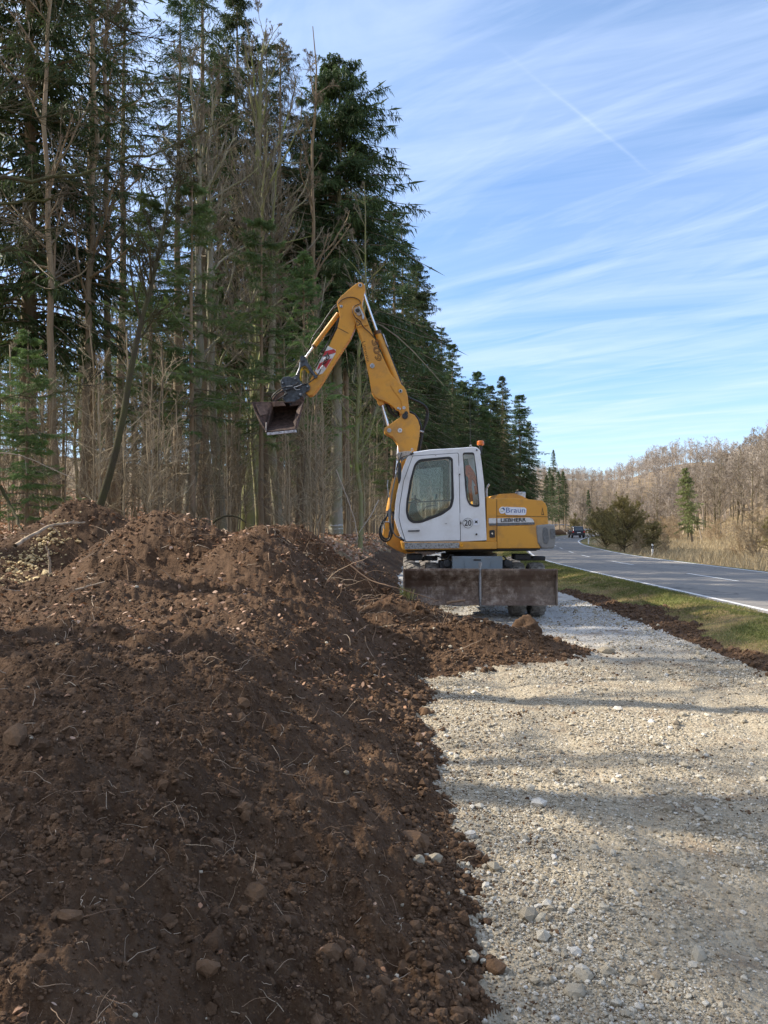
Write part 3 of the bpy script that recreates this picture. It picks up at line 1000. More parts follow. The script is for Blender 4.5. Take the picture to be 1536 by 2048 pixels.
# ------------------------------------------------------------------ trees
def spruce_data(seed, H, r0, c0, maxR, nb, dense=1.0, droop=1.0, dead=60, hang=1.0, shape=.75, ws=1.0):
    """returns (trunk parts, crown parts): trunk along z, crown of drooping boughs with hanging sprays"""
    rng = np.random.default_rng(seed)
    s = 16
    tz = np.linspace(0, 1, s)
    wx = np.cumsum(rng.normal(0, .02, s)) * H / 20; wy = np.cumsum(rng.normal(0, .02, s)) * H / 20
    tp = np.stack([wx, wy, tz * H], -1)
    tr = r0 * (1 - tz) ** .85 + .012
    tr[0] *= 1.25
    tv, tq = tubes(tp[None], tr[None], 10)
    # boughs
    z = np.sort(c0 + (1 - c0) * rng.uniform(0, 1, nb) ** .92)
    z = np.minimum(z, .985)
    u = (z - c0) / (1 - c0)
    L = maxR * ((1 - u) ** shape) * (.45 + .55 * sstep(0, .12, u)) * rng.uniform(.55, 1.12, nb) + .18
    az = rng.uniform(0, 2 * math.pi, nb)
    lobes = 1 + .18 * np.sin(az * 2 + seed) + .12 * np.sin(az * 3 + seed * 2 + z * 9)
    L = L * lobes
    bz = z * H
    base = np.stack([np.interp(bz, tz * H, wx), np.interp(bz, tz * H, wy), bz], -1)
    out = np.stack([np.cos(az), np.sin(az), 0 * az], -1)
    ns = 8
    t = np.linspace(0, 1, ns)
    rise = rng.uniform(.0, .30, nb) * (.4 + .9 * u); dr = droop * rng.uniform(.35, .75, nb) * (1 - .55 * u)
    bend = rise[:, None] * t - dr[:, None] * t ** 2 + .16 * t ** 4
    pts = base[:, None] + out[:, None] * (L[:, None] * t)[..., None]
    pts[..., 2] += L[:, None] * bend
    side = np.stack([-np.sin(az), np.cos(az), 0 * az], -1)
    pts += side[:, None] * (L * rng.normal(0, .10, nb))[:, None, None] * (t ** 2)[None, :, None]
    br = (.008 + .009 * L)[:, None] * (1 - .8 * t)
    bv, bq = tubes(pts, br, 3)
    # laterals
    k = max(4, int(26 * dense))
    tt = rng.uniform(.16, 1.0, (nb, k)); f = tt * (ns - 1); i = np.minimum(f.astype(int), ns - 2); fr = (f - i)[..., None]
    ii = np.arange(nb)[:, None]
    P = pts[ii, i] * (1 - fr) + pts[ii, i + 1] * fr
    T = norm(pts[ii, i + 1] - pts[ii, i])
    sgn = np.where(rng.uniform(size=tt.shape) < .5, -1, 1)[..., None]
    D = norm(T * rng.uniform(.3, .9, tt.shape)[..., None] + side[:, None] * sgn + np.array([0, 0, -.25]) + .2 * rng.normal(size=P.shape))
    LL = (.13 + .26 * L[:, None] * (1.08 - tt)) * rng.uniform(.6, 1.2, tt.shape)
    P, D, LL = P.reshape(-1, 3), D.reshape(-1, 3), LL.ravel()
    # sprays: diamonds lying along each lateral + hanging ones
    S, E, Wd = [], [], []
    for a0, a1 in ((0, .6), (.45, 1.1)):
        S.append(P + D * (LL * a0)[:, None]); E.append(P + D * (LL * a1)[:, None] + np.array([0, 0, -.12]) * (LL * a1)[:, None]); Wd.append(ws * (.03 + .07 * LL * rng.uniform(.6, 1.2, len(LL))))
    for h in range(3):
        a = rng.uniform(.05, 1, len(LL))
        s0 = P + D * (LL * a)[:, None]
        hl = hang * rng.uniform(.08, .36, len(LL)) * (.5 + .5 * np.minimum(LL, 1))
        S.append(s0); E.append(s0 + np.stack([.35 * hl * rng.normal(size=len(hl)), .35 * hl * rng.normal(size=len(hl)), -hl], -1) + D * (hl * .35)[:, None]); Wd.append(ws * rng.uniform(.018, .05, len(hl)))
    # tips of the boughs
    S.append(pts[:, -2]); E.append(pts[:, -1] + (pts[:, -1] - pts[:, -2]) * .8); Wd.append(np.full(nb, .10))
    S, E, Wd = np.concatenate(S), np.concatenate(E), np.concatenate(Wd)
    ax = norm(E - S)
    rv = norm(rng.normal(size=S.shape) + np.array([0, 0, .0]))
    sd_ = norm(np.cross(ax, rv))
    M = S * .55 + E * .45
    v = np.stack([S, M + sd_ * Wd[:, None] * .5, E, M - sd_ * Wd[:, None] * .5], 1).reshape(-1, 3)
    q = np.arange(len(v)).reshape(-1, 4)
    # dead branches on the bare lower trunk
    parts_t = [(tv, tq, None)]
    if dead:
        dz = rng.uniform(.08, min(.95, c0 + .12), dead); da = rng.uniform(0, 2 * math.pi, dead)
        dP = np.stack([np.interp(dz, tz, wx), np.interp(dz, tz, wy), dz * H], -1)
        dD = np.stack([np.cos(da), np.sin(da), rng.normal(-.1, .25, dead)], -1)
        dp = strands(dP, dD, rng.uniform(.4, maxR * .75, dead), 5, .12, -.05, rng)
        dr_ = (.010 * np.ones(dead))[:, None] * np.linspace(1, .3, 6)
        dv, dq = tubes(dp, dr_, 3)
        parts_t.append((dv, dq, 'tw'))
        P2, D2, L2, R2, _ = spawn(dp, dr_, 5, .2, 1, .9, rng, .55)
        dp2 = strands(P2, D2, L2, 3, .2, -.05, rng)
        v2, q2 = tubes(dp2, np.full((len(dp2), 1), .006) * np.linspace(1, .4, 4), 3)
        parts_t.append((v2, q2, 'tw'))
    return parts_t, [(bv, bq, 'br'), (v, q, 'nd')]


def bare_data(seed, H, r0, c0, nl=26, Lf=.30, ang=.75, up=.10, levels=(8, 7, 5), rt=.006, wob=.12, trunk=None, lean=.0, lenf=(.55, .5, .5), lod=0, top=1.0):
    rng = np.random.default_rng(seed)
    if trunk is None:
        s = 14
        tz = np.linspace(0, 1, s)
        wx = np.cumsum(rng.normal(0, .10, s)) * H / 20 + lean * tz * H; wy = np.cumsum(rng.normal(0, .10, s)) * H / 20
        tp = np.stack([wx - wx[0], wy - wy[0], tz * H], -1)
    else:
        tp = np.asarray(trunk, float); s = len(tp); tz = np.linspace(0, 1, s)
    tr = r0 * (1 - tz) ** .8 + .012
    tr[0] *= 1.2
    tv, tq = tubes(tp[None], tr[None], 8 if not lod else 5)
    parts_t = [(tv, tq, None)]
    P, D, L, R, t = spawn(tp[None], tr[None], nl, c0, .99, ang, rng, 1)
    Htot = np.linalg.norm(np.diff(tp, axis=0), axis=1).sum()
    u = (t - c0) / (1 - c0)
    L = Htot * Lf * (1 - .65 * u ** top) * rng.uniform(.55, 1.15, len(t))
    R = np.minimum(R * .5, .010 + L * .011)
    st = 7 if not lod else 5
    p1 = strands(P, D, L, st, wob, up, rng)
    r1 = R[:, None] * np.linspace(1, .3, st + 1) + rt * .5
    v, q = tubes(p1, r1, 5 if not lod else 3); parts_t.append((v, q, None))
    crown = []
    pts, rad = p1, r1
    for li, k in enumerate(levels):
        P, D, L, R, _ = spawn(pts, rad, k, .15, 1.0, .62, rng, lenf[li])
        st = (5, 4, 3)[li] if not lod else (4, 3, 2)[li]
        pts = strands(P, D, np.maximum(L, .05), st, wob * 1.1, up * 1.0, rng)
        rr = np.maximum(R * .55, rt) if li < 2 else np.full(len(L), rt)
        rad = rr[:, None] * np.linspace(1, .45, st + 1)
        v, q = tubes(pts, rad, 3); crown.append((v, q, 'tw'))
    return parts_t, crown


def mk_tree(name, data, bark_m, twig_m, needle_m=None):
    pt, pc = data
    conv = lambda L: [(v, f, {None: bark_m, 'tw': twig_m, 'br': twig_m, 'nd': needle_m}[m]) for v, f, m in L]
    return raw_mesh(name + '_trunk', conv(pt), smooth=True), raw_mesh(name + '_crown', conv(pc))


def plant(meshes, name, x, y, rz=0, sc=1.0, label=None, cat='tree', group=None, tilt=(0, 0), sink=.06, z=None):
    r = empty(name, (x, y, (gz(x, y) if z is None else z) - sink), rz)
    r.rotation_euler = (tilt[0], tilt[1], rz)
    r.scale = (sc, sc, sc)
    put('trunk', meshes[0], r); put('crown', meshes[1], r)
    tag(r, label, cat, group)
    return r


def X(px, d): return (px - 768) / 1536 * d


# mesh variants -------------------------------------------------
SP = {
    'grand': mk_tree('spruce', spruce_data(11, 19.6, .25, .38, 4.6, 340, 1.35, 1.15, 60, 1.5, .58), 'bark_beech', 'bark_spruce', 'needle'),
    'full': mk_tree('spruce', spruce_data(1, 22, .25, .22, 4.3, 380, 1.25, 1.1, 30, 1.3, .62), 'bark_spruce', 'bark_spruce', 'needle'),
    'full2': mk_tree('spruce', spruce_data(2, 22, .22, .30, 3.4, 250, .95, 1.0, 60, 1.2, .66), 'bark_spruce', 'bark_spruce', 'needle'),
    'thin': mk_tree('spruce', spruce_data(3, 23, .20, .50, 2.5, 125, 1.0, .9, 130, .9, .7, .65), 'bark_spruce', 'bark_spruce', 'needle'),
    'thin2': mk_tree('spruce', spruce_data(4, 24, .22, .55, 2.7, 115, 1.0, 1.1, 150, .9, .6, .65), 'bark_pine', 'bark_spruce', 'needle'),
    'young': mk_tree('spruce', spruce_data(5, 6, .05, .12, 1.2, 110, 2.4, .5, 8, .4, .8, .3), 'bark_pine', 'twig', 'needle_green'),
    'young2': mk_tree('spruce', spruce_data(6, 9, .07, .30, 1.7, 95, 2.4, .5, 40, .4, .7, .3), 'bark_pine', 'twig', 'needle_green'),
    'far': mk_tree('spruce', spruce_data(7, 21, .25, .15, 3.2, 300, .8, 1.0, 10, 1.6, .75), 'bark_spruce', 'bark_spruce', 'needle_far'),
    'far2': mk_tree('spruce', spruce_data(8, 21, .22, .38, 2.8, 210, .8, .9, 30, 1.4, .6), 'bark_spruce', 'bark_spruce', 'needle_far'),
    'olive': mk_tree('spruce', spruce_data(9, 10, .14, .18, 2.1, 190, .7, .9, 20, 1.3, .8), 'bark_spruce', 'twig_far_dark', 'needle_olive'),
}
BT = {
    'beech': mk_tree('beech', bare_data(21, 18, .24, .33, 30, .27, .55, .12, (8, 8, 6), .0058, .10, lenf=(.6, .55, .5)), 'bark_moss', 'twig'),
    'beech2': mk_tree('beech', bare_data(22, 17, .20, .30, 26, .28, .65, .09, (8, 7, 6), .006, .13), 'bark_beech', 'twig'),
    'broom': mk_tree('beech', bare_data(23, 15, .14, .28, 34, .30, .42, .16, (8, 8, 7), .0045, .07, lenf=(.6, .55, .5)), 'bark_beech', 'twig_light'),
    'pole': mk_tree('pole', bare_data(24, 15, .085, .30, 26, .16, .9, .05, (6, 5, 4), .005, .12), 'bark_pine', 'twig'),
    'pole2': mk_tree('pole', bare_data(25, 12, .065, .22, 26, .20, .8, .10, (6, 5, 4), .005, .14), 'bark_moss', 'twig'),
    'pole3': mk_tree('pole', bare_data(26, 9, .04, .15, 22, .24, .7, .12, (6, 5, 3), .005, .14), 'bark_beech', 'twig_light'),
    'h1': mk_tree('hill', bare_data(31, 14, .17, .22, 34, .30, .95, .05, (9, 7, 6), .013, .14, lod=1), 'twig_far_dark', 'twig_far'),
    'h2': mk_tree('hill', bare_data(32, 14, .15, .22, 30, .30, .80, .09, (9, 7, 6), .013, .12, lod=1), 'twig_pale', 'twig_pale'),
    'h3': mk_tree('hill', bare_data(33, 12, .14, .15, 34, .36, 1.0, .04, (9, 7, 6), .013, .14, lod=1), 'twig_far_dark', 'twig_far'),
    'olive': mk_tree('hill', bare_data(34, 4.6, .08, .04, 46, .80, .85, .06, (9, 7, 6), .012, .14, lod=1), 'twig_far_dark', 'twig_olive'),
    'shrub': mk_tree('shrub', bare_data(35, 2.6, .05, .02, 60, 1.0, .85, .05, (9, 8, 5), .0065, .18, lod=1), 'twig_far_dark', 'twig_olive'),
    'shrub2': mk_tree('shrub', bare_data(36, 3.0, .03, .02, 44, .60, .85, .06, (7, 6, 4), .0055, .17, lod=1), 'twig_tan', 'twig_tan'),
}
# --- trees one can tell apart -----------------------------------
KEY = [
    # set, kind, px, distance, scale, label
    ('S', 'grand', 672, 31, 1.0, 'tallest dense spruce behind the raised boom, white painted rings on its grey trunk', 'spruce_tree'),
    ('S', 'full2', 640, 39, .93, 'dark spruce close against the left side of the tallest spruce', 'spruce_tree'),
    ('S', 'full2', 745, 48, .98, 'dark spruce just right of the tallest spruce, boughs hanging low', 'spruce_tree'),
    ('S', 'full', 832, 60, .98, 'spruce with pale brown tips stepping down right of the boom', 'spruce_tree'),
    ('S', 'thin', 408, 29, 1.02, 'high spruce with loose crown against the sky, top cut by the picture edge', 'spruce_tree'),
    ('S', 'full2', 470, 33, 1.08, 'broad spruce top behind the pale bare broom shaped tree', 'spruce_tree'),
    ('S', 'thin2', 352, 27, .80, 'open spruce with see-through crown left of the high one', 'spruce_tree'),
    ('S', 'thin2', 175, 24, .92, 'dark spruce crown filling the top of the picture near the left corner', 'spruce_tree'),
    ('S', 'full', 55, 21, .95, 'very dark spruce at the far left edge with drooping boughs', 'spruce_tree'),
    ('S', 'thin', 238, 27, .88, 'spruce with high crown and reddish straight trunk left of the leaning tree', 'spruce_tree'),
    ('S', 'thin2', 555, 30, .82, 'spruce with long bare trunk between mossy beech and boom', 'spruce_tree'),
    ('S', 'thin', 600, 34, .86, 'slim spruce whose trunk stands behind the excavator bucket', 'spruce_tree'),
    ('S', 'full2', 905, 91, 1.03, 'spruce behind the cab roof where the row begins to shrink', 'spruce_tree'),
    ('S', 'full', 955, 104, 1.0, 'pointed spruce above the orange beacon, paler at its tip', 'spruce_tree'),
    ('S', 'full2', 1005, 116, 1.1, 'tall narrow spruce in the row above the engine hood', 'spruce_tree'),
    ('S', 'full', 1040, 128, 1.08, 'outermost spruce at the right end of the tall forest row', 'spruce_tree'),
    ('S', 'full2', 1058, 140, .93, 'lower spruce tucked against the right end of the forest row', 'spruce_tree'),
    ('S', 'full2', 870, 80, .95, 'dark spruce between cab roof and outstretched bare branches', 'spruce_tree'),
    ('S', 'full', 980, 112, .98, 'broad dark spruce filling the gap above the exhaust pipe', 'spruce_tree'),
    ('S', 'young2', 385, 19, 1.0, 'young green spruce with light needles left of the mossy beech', 'spruce_tree'),
    ('S', 'young2', 296, 19, .95, 'young green spruce behind the thin leaning tree', 'spruce_tree'),
    ('S', 'young', 52, 15.5, .72, 'small green spruce low at the left edge beside the earth heap', 'spruce_tree'),
    ('S', 'young2', 768, 44, 1.1, 'bright green young spruce glowing behind the lower boom', 'spruce_tree'),
    ('B', 'beech', 491, 26, .98, 'big mossy beech with thick greenish trunk right of the earth heap', 'beech_tree'),
    ('B', 'broom', 512, 30, 1.05, 'pale bare tree with fine upright broom of twigs before dark spruces', 'beech_tree'),
    ('S', 'full2', 436, 31, .90, 'green spruce with full crown left of the pale broom shaped tree', 'spruce_tree'),
    ('S', 'thin', 532, 33, .93, 'spruce with airy crown right behind the pale broom shaped tree', 'spruce_tree'),
    ('S', 'young2', 455, 30, 1.1, 'young green spruce between two trunks left of the bucket', 'spruce_tree'),
    ('S', 'young2', 575, 34, 1.2, 'young green spruce seen through the trunks under the bucket', 'spruce_tree'),
    ('S', 'young2', 628, 36, 1.2, 'young green spruce left of the trunk with painted rings', 'spruce_tree'),
    ('S', 'thin2', 694, 34, .80, 'spruce whose bare trunk stands right beside the trunk with white rings', 'spruce_tree'),
    ('S', 'full2', 788, 52, 1.02, 'dark spruce filling the sky gap right of the tallest spruce', 'spruce_tree'),
    ('B', 'pole2', 720, 25, 1.0, 'mossy green trunk just left of the cab front', 'beech_tree'),
    ('B', 'beech2', 800, 74, 1.1, 'bare beech stretching fine branches out over the sky behind the spruces', 'beech_tree'),
    ('B', 'beech2', 372, 22, .82, 'slanting mossy forked trunk behind the highest earth heap', 'beech_tree'),
    ('B', 'pole', 110, 19, 1.1, 'reddish brown straight trunk near the left edge', 'pine_tree'),
    ('B', 'pole', 168, 20.5, 1.15, 'slender straight trunk third from the left edge', 'pine_tree'),
    ('B', 'pole', 222, 22, 1.2, 'reddish trunk close left of the leaning dark tree', 'pine_tree'),
    ('B', 'beech2', 442, 23, .80, 'brown trunk with side branches left of the mossy beech', 'beech_tree'),
    ('B', 'pole2', 518, 24.5, 1.1, 'thin straight trunk close right of the mossy beech', 'pine_tree'),
    ('B', 'beech2', 560, 26.5, .85, 'light trunk directly below the bucket teeth', 'beech_tree'),
    ('B', 'pole', 640, 27, 1.2, 'dark thin trunk between bucket and the painted trunk', 'pine_tree'),
]
for st, kind, px, d, sc, lab, nm in KEY:
    M = (SP if st == 'S' else BT)[kind]
    plant(M, nm, X(px, d), d, rz=(px * 7.3) % 6.28, sc=sc, label=lab, cat='tree')

# painted rings on the grey trunk
tx, ty = X(672, 31), 31
tz_ = gz(tx, ty) - .06
painted = [o for o in bpy.data.objects if 'white painted rings' in o.get('label', '')][0]
for dz in (.22, .38, .52):
    th_ = np.linspace(0, 2 * math.pi, 21)
    pr_ = .262
    pts_ = np.stack([pr_ * np.cos(th_), pr_ * np.sin(th_), np.full(21, dz) + .012 * np.sin(th_ * 3)], -1) / painted.scale[0]
    v, q = tubes(pts_[None], np.full((1, 21), .030 / painted.scale[0]), 4)
    put('paint_ring', raw_mesh('ring', [(v, q, 'offwhite')]), painted)

# leaning dark tree, traced stem
stem = [W(*p) for p in ((200, 1012, 13), (216, 960, 13), (232, 900, 13), (247, 830, 13.1), (258, 760, 13.2), (270, 700, 13.3), (283, 640, 13.4), (298, 590, 13.5), (312, 530, 13.6), (322, 480, 13.7), (333, 420, 13.8), (350, 360, 14), (372, 310, 14.2))]
b0 = Vector((stem[0].x, stem[0].y, gz(stem[0].x, stem[0].y) - .05))
tr_ = [list(Vector((0, 0, -.4)))] + [list(p - b0) for p in stem]
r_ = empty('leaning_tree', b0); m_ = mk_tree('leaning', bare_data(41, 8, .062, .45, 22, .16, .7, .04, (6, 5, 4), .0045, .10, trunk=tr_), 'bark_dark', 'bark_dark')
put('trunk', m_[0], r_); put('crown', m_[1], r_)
tag(r_, 'thin dark mossy tree leaning to the right behind the left earth heap', 'tree')

# big tree just outside the left edge whose limbs reach into the picture
LIMBS = [
    ([(-330, 420), (-160, 395), (0, 362), (90, 352), (180, 337), (240, 322), (300, 308), (350, 292), (430, 248)], 8.6, .030),
    ([(-330, 470), (-120, 440), (0, 412), (70, 402), (150, 388), (215, 362), (280, 352)], 9.2, .022),
    ([(-300, 100), (-60, -80), (90, -40), (165, 5), (205, 35), (260, 62), (300, 78), (345, 84)], 9.8, .020),
    ([(-320, 640), (-120, 560), (0, 500), (60, 470), (130, 455), (200, 470)], 8.0, .018),
    ([(-320, 250), (-80, 200), (0, 190), (60, 130), (110, 60), (140, -20)], 10.5, .020),
    ([(-330, 800), (-100, 790), (0, 797), (90, 790), (150, 775), (230, 730)], 10.0, .014),
    ([(-330, 330), (-100, 250), (0, 215), (80, 235), (160, 215), (210, 240)], 9.0, .016),
]
bx, by = X(-330, 8.8), 8.8
r_ = empty('overhanging_tree', (bx, by, gz(bx, by) - .1))
o0 = Vector(r_.location)
tk = [Vector((0, 0, z_)) + Vector((.04 * math.sin(z_), .03 * z_, 0)) for z_ in np.linspace(0, 12, 12)]
v0, q0 = tubes(np.array([[p[:] for p in tk]]), (.17 * (1 - np.linspace(0, 1, 12)) ** .7 + .02)[None], 10)
partsT = [(v0, q0, 'bark_dark')]; partsC = []
rng = np.random.default_rng(77)
for pl, dd, rr_ in LIMBS:
    raw = np.array([(W(px, py, dd + .25 * i) - o0)[:] for i, (px, py) in enumerate(pl)])
    raw[0] = [0, 0, raw[0][2]]
    tt_ = np.linspace(0, len(raw) - 1, 16)
    pp = np.stack([np.interp(tt_, np.arange(len(raw)), raw[:, k]) for k in range(3)], -1)
    pp[1:-1] += rng.normal(0, .025, (14, 3))
    rad = (rr_ * np.linspace(1, .25, 16))[None]
    v, q = tubes(pp[None], rad, 6); partsT.append((v, q, 'bark_dark'))
    P, D, L, R, _ = spawn(pp[None], rad, 22, .30, 1, .6, rng, .26)
    p1 = strands(P, D, L, 6, .10, .02, rng); r1 = np.full((len(L), 1), .0055) * np.linspace(1, .4, 7)
    v, q = tubes(p1, r1, 4); partsC.append((v, q, 'bark_dark'))
    P, D, L, R, _ = spawn(p1, r1, 9, .1, 1, .55, rng, .42)
    p2 = strands(P, D, L, 4, .10, .02, rng); r2b = np.full((len(L), 1), .0032) * np.linspace(1, .5, 5)
    v, q = tubes(p2, r2b, 3); partsC.append((v, q, 'bark_dark'))
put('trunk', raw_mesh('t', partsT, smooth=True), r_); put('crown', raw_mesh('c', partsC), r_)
tag(r_, 'near tree beyond the left edge reaching long dark bare limbs into the picture', 'tree')

# --- forest mass: individual trees, spread with a minimum distance
rng = np.random.default_rng(12)
placed = [(X(k[2], k[3]), k[3]) for k in KEY] + [(X(200, 13), 13)]


def free(x, y, dmin):
    return all((x - a) ** 2 + (y - b) ** 2 > dmin * dmin for a, b in placed)


cnt = 0
for i in range(900):
    px = rng.uniform(-10, 780); y = rng.uniform(19, 38); x = X(px, y)
    if x - float(Rr(y)) + 12.3 > -2.2 or not free(x, y, 1.6):
        continue
    placed.append((x, y))
    plant(SP['young2'], 'spruce_tree', x, y, rng.uniform(0, 6.28), rng.uniform(.65, 1.05), 'young green spruce standing among the tall trunks', 'tree', 'young spruces among the tall trunks')
    cnt += 1
    if cnt >= 11:
        break
G1 = 'trees of the dense forest left of the path'
cnt = 0
for i in range(900):
    y = rng.uniform(56, 150)
    x = -rng.uniform(1.8, 10) + float(Rr(y)) - 12.3
    if not free(x, y, 3.0):
        continue
    placed.append((x, y))
    k = ('full', 'full2', 'grand', 'full2', 'thin2')[i % 5]
    plant(SP[k], 'spruce_tree', x, y, rng.uniform(0, 6.28), rng.uniform(.78, 1.0), 'dark spruce deep in the forest row left of the path', 'tree', G1)
    cnt += 1
    if cnt >= 34:
        break
cnt = 0
for i in range(6000):
    y = math.exp(rng.uniform(math.log(19), math.log(150)))
    xs = -(.9 + rng.exponential(10)) if y > 25 else -(3 + rng.exponential(7))
    x = xs + float(Rr(y)) - 12.3
    if x < -.56 * y - 1 or x < -30 or not free(x, y, 1.5 + y * .015):
        continue
    placed.append((x, y))
    u = rng.uniform()
    if y > 62:
        kind, M, lab = (('full2', SP, 'dark spruce deep in the forest row left of the path') if u < .55 else ('thin', SP, 'spruce with long bare trunk deep in the forest') if u < .8 else ('broom', BT, 'bare beech deep in the forest behind the excavator'))
    else:
        kind, M, lab = (('thin', SP, 'spruce with long bare trunk deep in the forest') if u < .06 and x > -14 else ('thin2', SP, 'spruce with long bare trunk deep in the forest') if u < .12 and x > -14 else ('pole', BT, 'slim bare pole of a tree deep in the forest') if u < .44 else
                        ('pole2', BT, 'slim bare pole of a tree deep in the forest') if u < .62 else ('beech2', BT, 'bare beech deep in the forest behind the excavator') if u < .72 else ('young2', SP, 'young green spruce deep in the forest'))
    sc = rng.uniform(.72, 1.0) * (.95 if M is SP and kind != 'young2' else 1)
    plant(M[kind], 'spruce_tree' if M is SP else 'bare_tree', x, y, rng.uniform(0, 6.28), sc, lab, 'tree', G1, tilt=(rng.normal(0, .02), rng.normal(0, .02)))
    cnt += 1
    if cnt >= 115:
        break
print('forest trees', cnt)

# --- trees left of the frame, whose shade falls over bank, path and road
SHADE = [(-11, 7.8, 'beech'), (-17, 5.7, 'thin'), (-24, 8.2, 'thin'), (-13, 3.2, 'thin'), (-11, 1.4, 'beech2'), (-20, 3.2, 'thin2'), (-17, .2, 'thin'),
         (-14, 13.2, 'thin'), (-12.5, 16.2, 'pole2'), (-20, 17.0, 'thin2')]
for (x, y, k) in SHADE:
    M = SP if k in SP else BT
    plant(M[k], 'spruce_tree' if M is SP else 'bare_tree', x, y, (x * 3.7) % 6.28, 1.0, 'forest tree standing left of the earth bank, shading the path', 'tree', 'trees shading the path from the left')

for (x, y, k) in ((-6, -14, 'full2'), (-9, -20, 'full'), (-12, -12, 'thin2'), (-3.5, -30, 'full'), (-.3, -29, 'full2'), (1.6, -33, 'thin')):
    plant(SP[k], 'spruce_tree', x, y, x, 1.0, 'forest tree behind the viewer, mirrored in the cab window', 'tree', 'trees behind the viewer')

# --- undergrowth: a thicket of thin bare stems nobody could count
rng = np.random.default_rng(99)
tpl = [bare_data(50 + i, rng.uniform(2.2, 5.5), .009, .10, 18, .34, .75, .05, (6, 4), .0032, .20, lod=1) for i in range(6)]
vv, qq, att_ = [], [], []
off = 0
sparts = []
n_s = 0
for i in range(5000):
    y = math.exp(rng.uniform(math.log(15), math.log(75)))
    xs = -(1.2 + rng.exponential(9)) if y > 18 else -(4.5 + rng.exponential(5))
    x = xs + float(Rr(y)) - 12.3
    pxx = 768 + 1536 * x / y
    if x < -.56 * y - 1 or (648 < pxx < 705 and y < 31.5):
        continue
    pt, pc = tpl[i % 6]
    a = rng.uniform(0, 6.28); s = rng.uniform(.6, 1.15)
    ca_, sa_ = math.cos(a) * s, math.sin(a) * s
    Rm = np.array([[ca_, -sa_, 0], [sa_, ca_, 0], [0, 0, s]])
    z0 = gz(x, y) - .05
    for v, q, m in pt + pc:
        vv.append(v @ Rm.T + np.array([x, y, z0])); qq.append(q + off); off += len(v); att_.append(np.full(len(v), rng.uniform()))
    n_s += 1
    if n_s >= 360:
        break
mats_ = [(np.concatenate(vv), np.concatenate(qq), 'reed')]
o = put('undergrowth', raw_mesh('undergrowth', mats_, attrs={'rnd': np.concatenate(att_)})); tag(o, kind='stuff')
print('undergrowth stems', n_s, len(mats_[0][0]))

# --- right side: verge shrubs, field edge, wooded hillside
RIGHT = [
    ('B', 'shrub', 1248, 60, 1.45, 'large tangled olive bush beside the road behind the nearer marker post', 'bush'),
    ('B', 'shrub', 1212, 72, 1.3, 'bush leaning towards the road left of the large tangled bush', 'bush'),
    ('B', 'shrub', 1305, 61, .85, 'low bush right of the large tangled bush', 'bush'),
    ('B', 'olive', 1150, 150, .80, 'round yellowish willow behind the dark car', 'willow_tree'),
    ('B', 'olive', 1190, 128, .82, 'dark round bush tree right of the yellowish willow', 'willow_tree'),
    ('B', 'olive', 1222, 112, .75, 'rounded yellow green willow above the second marker post', 'willow_tree'),
    ('B', 'shrub', 1275, 64, 1.0, 'dense bush filling the gap behind the large tangled bush', 'bush'),
    ('B', 'shrub2', 1215, 74, .62, 'low reddish scrub on the bank beside the far marker post', 'bush'),
    ('B', 'shrub2', 1240, 62, .60, 'straw coloured scrub at the foot of the large tangled bush', 'bush'),
    ('B', 'shrub2', 1275, 56, .62, 'pale scrub just left of the nearer marker post', 'bush'),
    ('B', 'shrub2', 1330, 58, .55, 'pale scrub just right of the nearer marker post', 'bush'),
    ('B', 'shrub2', 1512, 44, 1.0, 'grey bare bush at the right edge of the picture', 'bush'),
    ('B', 'shrub2', 1480, 50, .8, 'thin bare bush in the dry field near the right edge', 'bush'),
    ('B', 'shrub', 1545, 60, 1.0, 'olive bush at the right edge behind the grey bare bush', 'bush'),
    ('S', 'olive', 1385, 98, 1.0, 'leaning olive green spruce standing alone before the brown hillside', 'spruce_tree'),
    ('B', 'h2', 1405, 108, .62, 'slender leaning trunk beside the lone olive spruce', 'bare_tree'),
    ('B', 'h1', 1440, 118, .70, 'bare tree with dark straight stems right of the lone spruce', 'bare_tree'),
    ('S', 'far', 1118, 178, .66, 'dark conifer at the bend of the road, widest of its group', 'spruce_tree'),
    ('S', 'far', 1104, 186, .62, 'conifer at the bend of the road, leftmost of its group', 'spruce_tree'),
    ('S', 'far2', 1130, 190, .62, 'conifer at the bend of the road, rightmost of its group', 'spruce_tree'),
]
for st, kind, px, d, sc, lab, nm in RIGHT:
    M = (SP if st == 'S' else BT)[kind]
    tl = (0, -.10) if kind == 'olive' and st == 'S' else (0, -.25) if 'leaning trunk' in lab else (0, 0)
    plant(M, nm, X(px, d), d, 0 if tl[1] else (px * 3.1) % 6.28, sc, lab, 'bush' if nm == 'bush' else 'tree', tilt=tl)
    placed.append((X(px, d), d))
rng = np.random.default_rng(31)
cnt = 0
